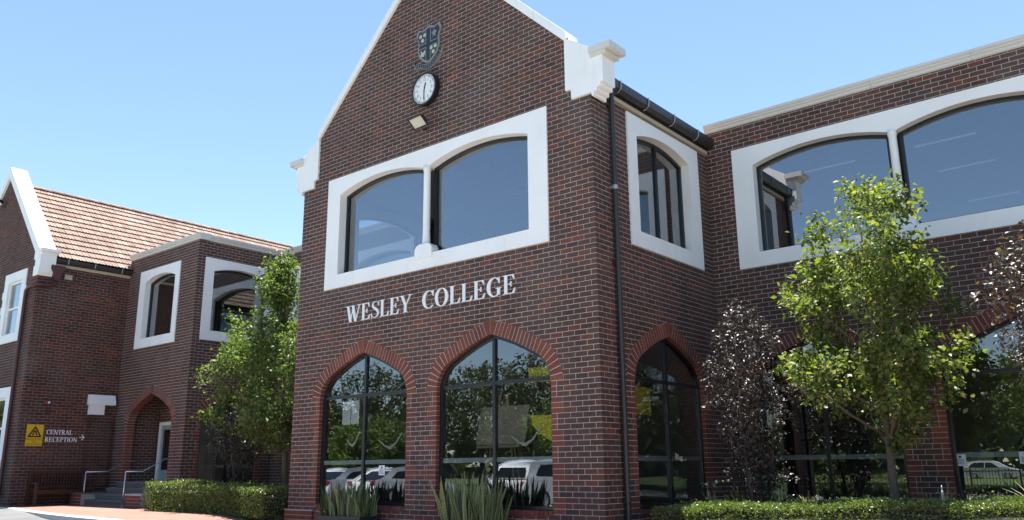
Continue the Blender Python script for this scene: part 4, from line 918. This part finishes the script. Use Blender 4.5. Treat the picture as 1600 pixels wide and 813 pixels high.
# ------------------------------------------------------------------ plants
def prof_r(prof, z):
    for (a, b), (c, d) in zip(prof, prof[1:]):
        if a <= z <= c: return b+(d-b)*(z-a)/(c-a)
    return 0
def tree(name, label, cat, base, prof, nclu, per, lsize, mat, trunk_r, first, lean=(0, 0), stems=1, spread=.16, width=.5, seed=1, group=None, limbs=22, hollow=.55, sun_up=.5, skirt=.0, sector=None, ysc=1.0, lobe=1.0, clump=0):
    rg = np.random.default_rng(seed); t = thing(name, label, cat, base, group); bx_, by, bz = base
    zlo, zhi = prof[0][0], prof[-1][0]; top = zhi; ph = rg.uniform(0, 6.28, 6)
    axis = lambda z: np.array([bx_+lean[0]*((z-bz)/(top-bz))**1.3, by+lean[1]*((z-bz)/(top-bz))**1.3])
    # cluster centres: weighted to the shell, outline broken by lobes
    C = []
    rmax = max(p[1] for p in prof)
    while len(C) < nclu:
        z = rg.uniform(zlo, zhi); R = prof_r(prof, z)
        if rg.uniform() > (R/rmax)**1.3+.06: continue
        a = rg.uniform(0, 6.283)
        lob = 1+lobe*(.19*math.sin(3*a+ph[0]+z*1.1)+.16*math.sin(5*a+ph[1]-z*2.0)+.13*math.sin(z*5+ph[2]+2*a))
        if sector and not sector(a): lob *= .75
        r = R*lob*(hollow+(1-hollow)*rg.uniform()**.5)*(1 if rg.uniform() < .8 else rg.uniform(.3, 1))
        if clump and math.sin(clump*math.cos(a)*r+ph[3])+math.sin(clump*math.sin(a)*r+ph[4])+math.sin(clump*.8*z+ph[5]) < -.35: continue
        c = axis(z); C.append((c[0]+r*math.cos(a), c[1]+ysc*r*math.sin(a), z+rg.normal()*.05-skirt*r))
    C = np.array(C)
    # trunk and limbs
    mb = MB()
    for s in range(stems):
        a = 6.283*s/max(1, stems)+ph[3]; off = .0 if stems == 1 else .10
        P, r = [], []
        for i in range(9):
            f = i/8; z = bz-.05+(top*.86+bz*.14-bz)*f; c = axis(z); k = off*(1+f*4.0)
            P.append((c[0]+k*math.cos(a)+.03*math.sin(5*f+s), c[1]+k*math.sin(a)+.03*math.cos(4*f+s), z)); r.append(trunk_r*(1-.88*f)*(1.25 if i == 0 else 1)*(1 if stems == 1 else .7))
        mb.tube(P, r, 8)
        for j in range(limbs//stems):
            tgt = C[rg.integers(len(C))]; f = min(.85, max(.12, (tgt[2]-.55*prof_r(prof, min(max(tgt[2], zlo), zhi))-.3-bz)/(top-bz)))
            z0 = max(first, bz+(top-bz)*f); f2 = min(7.99, max(0, (z0-bz)/((top*.86+bz*.14)-bz)*8)); i = int(f2); w = f2-i
            p0 = np.array(P[i])*(1-w)+np.array(P[min(8, i+1)])*w; rr = (r[i]*(1-w)+r[min(8, i+1)]*w)*.6
            mid = (p0+tgt)/2+np.array([0, 0, -.08*np.linalg.norm(tgt-p0)])+rg.normal(size=3)*.04
            q1 = p0*.7+mid*.3; mb.tube([p0, mid, tgt], [max(.006, rr), max(.005, rr*.55), .003], 5)
    link('trunk', mb.mesh('trunk', BRKT, True), t)
    # leaves: short shoots leaving each cluster upward and outward
    n = nclu*per; cidx = np.repeat(np.arange(nclu), per); cc = C[cidx]
    ax = np.stack([np.array([*axis(z), 0]) for z in C[:, 2]]); out = C-ax; out[:, 2] = 0; out /= np.linalg.norm(out, axis=1)[:, None]+1e-6
    sh = out*.5+np.array([0, 0, .75])+rg.normal(size=(nclu, 3))*.45; sh /= np.linalg.norm(sh, axis=1)[:, None]
    tpos = rg.uniform(-1, 1, n)[:, None]; P = cc+sh[cidx]*tpos*spread*1.5+rg.normal(size=(n, 3))*spread*.55
    D = out[cidx]*.55+rg.normal(size=(n, 3))*.75+np.array([0, 0, -.15])
    link('crown', leaves('crown', P, D, lsize, mat, width, .10, sun_up), t)
    return t
tree('pear_tree', 'bright green leafy tree between the hedge and the right wing', 'tree', (3.45, 2.2, -.34),
     [(1.05, .30), (1.45, .75), (2.1, 1.05), (2.8, 1.16), (3.3, .98), (3.9, .92), (4.3, .78), (4.65, .52), (4.98, .16)], 330, 44, .088, LFG, .075, 1.0, lean=(.02, 0), lobe=1.35, clump=5.2, width=.62, seed=11, spread=.13, hollow=.5)
tree('pear_tree', 'large green leafy tree behind the left hedge, partly hidden by the gabled block', 'tree', (-9.45, 1.05, -.19),
     [(1.35, .8), (1.8, 1.8), (2.3, 2.15), (2.9, 2.0), (3.6, 1.65), (4.3, 1.25), (5.0, .8), (5.75, .15)], 600, 46, .088, LFL, .085, 1.2, lean=(-.7, 0), ysc=.5, lobe=1.35, clump=4.2, width=.6, seed=5, spread=.16, hollow=.45, sector=lambda a: not (1.1 < a < 2.0))
tree('plum_shrub', 'dark purple leaved shrub with white glints in front of the inner corner', 'shrub', (1.50, 2.0, -.34),
     [(.35, .30), (.9, .38), (1.6, .55), (2.2, .62), (2.7, .44), (3.0, .26), (3.28, .10)], 290, 34, .060, LFP, .04, .2, stems=3, width=.55, seed=21, spread=.10, limbs=45, lobe=1.5, hollow=.4)
tree('plum_tree', 'bronze and purple leaved tree cut by the right edge of the photo', 'tree', (6.45, 1.8, -.34),
     [(1.35, .5), (1.9, 1.05), (2.5, 1.25), (3.0, 1.1), (3.5, .9), (3.95, .5), (4.2, .15)], 520, 36, .065, LFP, .06, 1.0, width=.55, seed=31, spread=.13)
tree('plum_shrub', 'small purple leaved shrub behind the left hedge under the green tree', 'shrub', (-10.85, .75, -.19),
     [(.55, .15), (.95, .35), (1.35, .62), (1.75, .66), (2.05, .45), (2.2, .2)], 130, 34, .06, LFP, .022, .4, stems=2, width=.55, seed=41, spread=.10, limbs=12)
# bronze new shoots on the plum at the edge, pink blossom tips on the shrub
o = bpy.data.objects['plum_tree']; P = np.array([(5.62+RNG.normal()*.22, 1.75+RNG.normal()*.25, 2.95+RNG.normal()*.28) for i in range(420)])
link('young_leaves', leaves('young_leaves', P, RNG.normal(size=(420, 3))+np.array([0, -.3, .4]), .07, LFB, .55, .1, .5), o)

def hedge(name, label, p0, p1, depth, zb, zt0, zt1, dens, lsize, seed):
    """clipped box hedge between two ground points: a woody core and a skin of small leaves"""
    rg = np.random.default_rng(seed); t = thing(name, label, 'hedge', ((p0[0]+p1[0])/2, (p0[1]+p1[1])/2, zb))
    a = np.array([*p0, 0.]); b = np.array([*p1, 0.]); L = np.linalg.norm(b-a); u = (b-a)/L; v = np.array([-u[1], u[0], 0])
    core = MB(); e = .15
    C = [a+u*e+v*e, b-u*e+v*e, b-u*e+v*(depth-e), a+u*e+v*(depth-e)]
    core.add([(c[0], c[1], zb-.05) for c in C]+[(c[0], c[1], zt-.22) for c, zt in zip(C, (zt0, zt1, zt1, zt0))], [(3, 2, 1, 0), (4, 5, 6, 7), (0, 1, 5, 4), (1, 2, 6, 5), (2, 3, 7, 6), (3, 0, 4, 7)])
    link('core', core.mesh('core', TWG), t)
    wob = lambda s, w: .02*np.sin(s*3.1+w*2+seed)+.015*np.sin(s*7.3-w*5)+.012*np.sin(s*17+w*11)
    P, D = [], []
    H = (zt0+zt1)/2-zb
    for face, area in (('top', L*depth), ('front', L*H), ('back', L*H), ('l', depth*H), ('r', depth*H)):
        n = int(area*dens*(1.9 if face in ('top', 'front') else .7)); s, w = rg.uniform(0, 1, n), rg.uniform(0, 1, n); dz = np.abs(rg.normal(size=n))*.035
        if face == 'top': S, Wd = s*L, w*depth; edge = np.minimum(Wd, depth-Wd); Z = zt0+(zt1-zt0)*s+wob(S, Wd)-dz-.05*np.clip(1-edge/.12, 0, 1)**2; N = np.array([0, 0, 1.])
        elif face in ('front', 'back'):
            S = s*L; Z = zb+w*(zt0+(zt1-zt0)*s-zb); r = .06*np.clip((w-.88)/.12, 0, 1)**2
            Wd = (wob(S, Z*2)*.8+dz+r-.01) if face == 'front' else depth-wob(S, Z*2)-dz-r; N = -v if face == 'front' else v
        else: Wd = s*depth; Z = zb+w*((zt0 if face == 'l' else zt1)-zb); S = (wob(Wd, Z*2)+dz) if face == 'l' else L-wob(Wd, Z*2)-dz; N = -u if face == 'l' else u
        P.append(a+u*S[:, None]+v*Wd[:, None]+np.array([0, 0, 1.])*Z[:, None]); D.append(N[None]*.8+rg.normal(size=(n, 3))*.7+np.array([0, 0, .35]))
    # stray shoots above the clipping line
    n = int(L*55); S = rg.uniform(0, L, n); Wd = rg.uniform(.05, depth-.05, n); Z = zt0+(zt1-zt0)*S/L+np.abs(rg.normal(size=n))*.05
    P.append(a+u*S[:, None]+v*Wd[:, None]+np.array([0, 0, 1.])*Z[:, None]); D.append(rg.normal(size=(n, 3))*.5+np.array([0, 0, 1.]))
    P, D = np.concatenate(P), np.concatenate(D)
    link('foliage', leaves('foliage', P, D, lsize, LFH, .6, .1, .6), t); return t
hedge('hedge', 'clipped green hedge running from the porch steps to the gabled block', (-13.0, -.42), (-7.98, -.50), 1.0, -.22, .47, .36, 1500, .040, 3)
hedge('hedge', 'long low clipped hedge in front of the right wing garden', (.62, .30), (8.6, .75), 1.15, -.52, .14, .37, 1500, .036, 4)
# low strappy and flowering plants behind the right hedge
def clump(label, x, y, z, n, h, mat, seed, flowers=0):
    rg = np.random.default_rng(seed); t = thing('garden_plant', label, 'plant', (x, y, -.34)); V = []
    for i in range(n):
        a = rg.uniform(0, 6.283); lean = rg.uniform(.15, .95); L = h*rg.uniform(.6, 1.1); w = rg.uniform(.010, .02); d = np.array([math.cos(a), math.sin(a)])
        s = np.array([-d[1], d[0], 0]); pts = []
        for f in (0, .35, .7, 1.0): pts.append(np.array([x+d[0]*lean*L*f**1.3*.8, y+d[1]*lean*L*f**1.3*.8, -.36+(z+.36)*.55+L*(f-.35*lean*f*f*1.1)]))
        V.append([pts[0]-s*w, pts[0]+s*w, pts[1]-s*w, pts[1]+s*w, pts[2]-s*w*.8, pts[2]+s*w*.8, pts[3]-s*w*.15, pts[3]+s*w*.15])
    link('blades', np_mesh('blades', np.array(V), 8, [(0, 1, 3, 2), (2, 3, 5, 4), (4, 5, 7, 6)], mat, rg.uniform(0, 1, n)), t)
    b = MB(); b.lathe((x, y, -.37), [(.03, 0), (.05, .12), (.02, (z+.36)*.6)], 8); b.build('crown', TWG, t)
    if flowers:
        P = np.array([(x+rg.normal()*.10, y+rg.normal()*.08, z+.16+rg.uniform(-.05, .06)) for i in range(flowers)])
        link('flowers', leaves('flowers', P, rg.normal(size=(flowers, 3))+np.array([0, 0, .6]), .05, LFW, .8, .1, .4), t)
for i, (x, y, z, n, h, fl, lab) in enumerate(((.85, 1.75, .26, 26, .42, 26, 'pale white tipped plant just behind the left end of the right hedge'), (1.25, 1.85, .28, 34, .40, 0, 'strappy green plant under the purple shrub'), (1.95, 1.75, .34, 26, .40, 16, 'strappy plant with pale flowers right of the purple shrub stems'), (2.35, 1.75, .34, 30, .38, 8, 'pale arching grass clump between purple shrub and green tree'), (4.2, 1.85, .34, 9, .5, 0, 'thin dry stems in front of the right brick pillar'), (5.3, 1.8, .42, 12, .5, 3, 'dry twiggy plant behind the hedge at the right edge'))):
    clump(lab, x, y, z, n, h, LFW if i != 1 else LFH, 50+i, fl)
# snake plants in planter boxes
PLN = plain('planter_dark', (.022, .024, .028), .5)
def snake_mat():
    m, n, l, b = nodes('snake_leaf'); tc = n.new('ShaderNodeTexCoord'); w = n.new('ShaderNodeTexWave'); w.bands_direction = 'Z'; w.inputs['Scale'].default_value = 7; w.inputs['Distortion'].default_value = 9; w.inputs['Detail'].default_value = 3; w.inputs['Detail Scale'].default_value = 3
    l.new(tc.outputs['Object'], w.inputs[0]); r = ramp(n, [(.2, (.045, .075, .03)), (.8, (.13, .16, .08))]); l.new(w.outputs['Fac'], r.inputs[0])
    rr = ramp(n, [(0, (.7, .8, .8)), (.8, (1.1, 1.1, 1.0)), (1, (1.9, 1.5, .8))]); l.new(rnd(n, l), rr.inputs[0]); c = mixc(n, l, r.outputs[0], rr.outputs[0], 1., 'MULTIPLY')
    l.new(c, b.inputs['Base Color']); b.inputs['Roughness'].default_value = .4; return m
SNK = snake_mat(); EDG = plain('snake_leaf_edge', (.33, .33, .12), .5, bmp=0); blades = []
for i in range(6):
    rg = np.random.default_rng(70+i); mb = MB(); bend = rg.normal()*.06; tw = rg.uniform(-.9, .9); cv = rg.normal()*.05
    rows = []
    for f in (0, .15, .35, .55, .75, .9, 1.0):
        w = .025*(.75+.5*math.sin(PI*min(1, f*1.15)**.8))*(1-f**4)+.001; a = tw*f; c = Vector((bend*f*f*1.5+cv*f, cv*f*f, f)); s_ = Vector((math.cos(a), math.sin(a), 0)); nn = Vector((-math.sin(a), math.cos(a), 0))
        rows.append([c-s_*w, c-s_*w*.8, c+nn*w*.35, c+s_*w*.8, c+s_*w])
    for r0, r1 in zip(rows, rows[1:]):
        for j in range(4): mb.add([r0[j], r0[j+1], r1[j+1], r1[j]], [(0, 1, 2, 3)], 1 if j in (0, 3) else 0)
    blades.append(mb.mesh('leaf', [SNK, EDG], True))
def planter(plabel, slabel, x, y, w, d, zt, zb, n, hmax, seed):
    rg = np.random.default_rng(seed); t = thing('planter_box', plabel, 'planter', (x, y, zb)); b = MB(); h = .025
    for lo, hi in (((x-w/2, y-d/2, zb), (x+w/2, y-d/2+h, zt)), ((x-w/2, y+d/2-h, zb), (x+w/2, y+d/2, zt)), ((x-w/2, y-d/2+h, zb), (x-w/2+h, y+d/2-h, zt)), ((x+w/2-h, y-d/2+h, zb), (x+w/2, y+d/2-h, zt))): b.box(lo, hi)
    b.build('shell', PLN, t); b = MB(); b.box((x-w/2+h, y-d/2+h, zb+.01), (x+w/2-h, y+d/2-h, zt-.05)); b.build('potting_soil', SOI, t)
    p = thing('snake_plant', slabel, 'plant', (x, y, zt-.05))
    for i in range(n):
        px, py = rg.uniform(-.5, .5), rg.uniform(-.5, .5); L = hmax*rg.uniform(.6, 1.0)*(1-.18*abs(px)*2)
        M = Matrix.Translation((x+px*(w-.1), y+py*(d-.1), zt-.07)) @ Matrix.Rotation(px*.42+rg.normal()*.10, 4, 'Y') @ Matrix.Rotation(-py*.3+rg.normal()*.08, 4, 'X') @ Matrix.Rotation(rg.uniform(0, 6.28), 4, 'Z') @ Matrix.Diagonal((1.05, 1.05, L, 1))
        link('leaf', blades[i % 6], p, mat=M)
planter('dark square planter box below the left arched front window', 'snake plant with upright striped leaves below the left arched front window', -5.43, -.38, 1.24, .5, -.115, pave_z(-5.4), 130, .80, 81)
planter('dark square planter box below the right arched front window', 'snake plant with yellowing striped leaves below the right arched front window', -2.32, -.40, 1.20, .5, -.16, pave_z(-2.3), 125, .97, 82)

# ------------------------------------------------------------------ what stands across the car park (seen mirrored in the glass)
def car(label, x, y, ang, col, suv=True):
    t = thing('parked_car', label, 'car', (x, y, -.72), 'cars parked facing away from the college'); R = Matrix.Translation((x, y, -.72)) @ Matrix.Rotation(ang, 4, 'Z')
    K = MT.get('car_paint_'+col[0]) or None
    if K is None:
        m, n, l, b = nodes('car_paint_'+col[0]); b.inputs['Base Color'].default_value = (*col[1], 1); b.inputs['Roughness'].default_value = .25; b.inputs['Coat Weight'].default_value = 1.0; K = m
    H = 1.66 if suv else 1.46; hw = .92
    def sect(pts, inset_top, name, mat, w=hw):
        b = MB(); n = len(pts); V = []
        for sx in (-1, 1):
            for (p, z) in pts: V.append(R @ Vector((sx*(w-inset_top*max(0, z-.95)*1.0-(.05 if z < .35 else 0)), p, z)))
        b.add(V, [list(range(n)), list(range(2*n-1, n-1, -1))]+[(i, (i+1) % n, n+(i+1) % n, n+i) for i in range(n)]); o = link(name, b.mesh(name, mat, True), t); bv = o.modifiers.new('bevel', 'BEVEL'); bv.width = .09; bv.segments = 3; bv.limit_method = 'ANGLE'; bv.angle_limit = rad(20); return o
    # profile along the length (nose at -y)
    body = [(-2.25, .40), (-2.28, .62), (-2.15, .78), (-1.2, .98), (-1.0, 1.0), (1.9, 1.06), (2.22, 1.02), (2.28, .70), (2.25, .38), (1.75, .28), (-1.75, .28)] if suv else [(-2.3, .36), (-2.33, .55), (-2.15, .70), (-1.2, .88), (-.9, .92), (1.5, .98), (2.2, .95), (2.32, .65), (2.28, .34), (1.75, .24), (-1.75, .24)]
    sect(body, .1, 'body', K)
    roof = [(-1.15, 1.0), (-.35, H-.10), (.1, H-.01), (.7, H), (1.4, H-.05), (1.85, H-.16), (2.14, 1.05)] if suv else [(-.95, .92), (-.1, H-.05), (.4, H), (1.1, H-.06), (1.95, .97)]
    sect(roof, .28, 'cabin', K)
    zb = 1.06 if suv else .99
    for sx in (-1, 1):                       # side glass, wheels, lights
        q = [(-.80, zb), (-.18, H-.13), (.35, H-.10), (.38, zb+.01)] if suv else [(-.7, zb), (-.05, H-.12), (.35, H-.09), (.36, zb)]
        q2 = [(.45, zb+.01), (.42, H-.10), (1.35, H-.12), (1.72, zb+.16), (1.65, zb+.03)] if suv else [(.43, zb), (.42, H-.09), (1.0, H-.13), (1.5, zb+.02)]
        for Q in (q, q2):
            b = MB(); b.add([R @ Vector((sx*(hw-.28*max(0, z-.95)+.006), p, z)) for p, z in Q], [list(range(len(Q)))]); link('side_window', b.mesh('side_window', CGL), t)
        for py in (-1.4, 1.38):
            b = MB(); c = R @ Vector((sx*(hw-.11), py, .34)); ax = R.to_3x3() @ Vector((sx, 0, 0)); b.lathe(c, [(.20, -.11), (.34, -.10), (.345, 0), (.34, .11), (.22, .125)], 24, ax); w = link('wheel', b.mesh('wheel', PLN, True), t)
            b = MB(); b.lathe(c, [(.22, .10), (.21, .128), (.06, .135)], 20, ax); link('rim', b.mesh('rim', STL), w)
        b = MB(); y0 = 2.23 if suv else 2.26
        b.add([R @ Vector((sx*a_, y0+dy, z)) for a_, dy, z in ((.58, .055, .80), (.90, -.03, .80), (.90, -.03, .98), (.58, .02, .98))], [(0, 1, 2, 3)]); link('tail_light', b.mesh('tail_light', RED), t)
        b = MB(); b.box((-.05, -.03, -.05), (.05, .03, .05)); o = link('mirror', b.mesh('mirror', K), t, mat=R @ Matrix.Translation((sx*1.0, -.62, 1.02)) @ Matrix.Diagonal((1.8, 1.5, 1.5, 1)))
    rw_ = [(-.70, 2.12, 1.12), (.70, 2.12, 1.12), (.60, 1.93, H-.20), (-.60, 1.93, H-.20)] if suv else [(-.68, 1.9, 1.0), (.68, 1.9, 1.0), (.58, 1.2, H-.1), (-.58, 1.2, H-.1)]
    b = MB(); b.add([R @ Vector((a_, p+.022, z)) for a_, p, z in rw_], [(0, 1, 2, 3)]); link('rear_window', b.mesh('rear_window', CGL), t)
    b = MB(); b.box((-.26, 0, -.06), (.26, .012, .06)); link('number_plate', b.mesh('number_plate', PAP), t, mat=R @ Matrix.Translation((0, 2.27, .66)))
    b = MB(); b.box((-.86, 0, -.08), (.86, .05, .10)); link('bumper', b.mesh('bumper', PLN if suv else K), t, mat=R @ Matrix.Translation((0, 2.25, .42)))
    return t
WC = ('white', (.78, .79, .80)); DC = ('charcoal', (.03, .032, .036)); SV = ('silver', (.42, .43, .44))
car('white sport utility car mirrored in the right arched window', -12.15, -14.3, rad(2), WC)
car('white sedan mirrored at the left of the left arched window', -22.9, -14.2, rad(-2), WC, False)
car('white hatch mirrored behind the snake plant of the left window', -20.1, -14.4, rad(1), WC, False)
for x, y, c, lab in ((-9.5, -70, SV, 'silver car far off, mirrored in the right wing glass'),): car(lab, x, y, PI/2+random.uniform(-.1, .1), c, c is SV)
t = thing('picket_fence', 'black metal picket fence along the lawn across the car park', 'fence', (-12, -25, -.7))
for i in range(27): b = MB(); x = -42+2*i; b.box((x-.03, -25.03, -.72), (x+.03, -24.97, .52)); b.build('post', BLK, t)
for z in (-.5, .38): b = MB(); b.box((-42, -25.015, z-.02), (10, -24.985, z+.02)); b.build('rail', BLK, t)
for i in range(300): b = None
pk = MB(); pk.box((-.01, -.01, -.62), (.01, .01, .50)); pkm = pk.mesh('picket', BLK)
for i in range(390):
    x = -41.93+.133*i
    if i < 300: link('picket', pkm, t, mat=Matrix.Translation((x, -25, 0)))
mb = MB()
for i in range(300, 390): x = -41.93+.133*i; mb.box((x-.01, -25.01, -.62), (x+.01, -24.99, .50))
stuff(mb.build('pickets', BLK, t))
hedge('hedge', 'box hedge across the car park mirrored in the right wing glass', (-12.5, -22.5), (-2.5, -22.6), 1.0, -.72, .15, .15, 160, .11, 6)
for i, (x, y, h, r, m, lab) in enumerate(((-33, -40, 10.4, 5.2, LFE, 'tall spreading gum tree mirrored in the right arched window'), (-42, -44, 10.6, 5.0, LFE, 'tall gum tree mirrored between the arched front windows'), (-54, -43, 11.6, 6.0, LFE, 'tall gum tree mirrored in the left arched window'), (-63, -42, 8.2, 4.2, LFY, 'yellow green tree mirrored at the left of the left window'), (-27.5, -38, 6.8, 3.4, LFL, 'round green tree mirrored at the right of the right window'),
        (-17, -42, 10, 5, LFE, 'dark gum tree mirrored in the left arch of the right wing'), (-8, -40, 11, 5.2, LFE, 'dark gum tree mirrored left of the right pillar'), (1.5, -39, 10.5, 4.6, LFL, 'green tree mirrored in the arch at the right edge'), (11, -41, 11, 5, LFE, 'tall dark tree behind the camera side of the lawn'), (-47, -36, 5.6, 3.4, LFL, 'low round tree in front of the mirrored gums'))):
    b = -.6; h *= .93; pr_f = [(b+h*.22, r*.35), (b+h*.36, r*.8), (b+h*.55, r), (b+h*.72, r*.9), (b+h*.88, r*.6), (b+h, r*.12)]
    tree('gum_tree' if m is LFE else 'park_tree', lab, 'tree', (x, y, b), pr_f, 260, 46, .30, m, h*.028, b+h*.2, seed=90+i, spread=.40, limbs=16, hollow=.5, width=.55, group='trees across the car park')

# far wood beyond the lawn
rg = np.random.default_rng(123); n = 9000
A = rg.uniform(rad(165), rad(375), n); RD = rg.uniform(105, 135, n); hm = 7+2.2*np.sin(A*17)+1.8*np.sin(A*41+1)+1.2*np.sin(A*83)
Z = -.6+hm*rg.uniform(0, 1, n)**.7; P = np.stack([RD*np.cos(A), RD*np.sin(A), Z], 1)
stuff(tag(link('far_trees', leaves('far_trees', P, rg.normal(size=(n, 3)), 3.2, LFE, .7, .1)), 'dark belt of trees on the far side of the lawn', 'trees'))
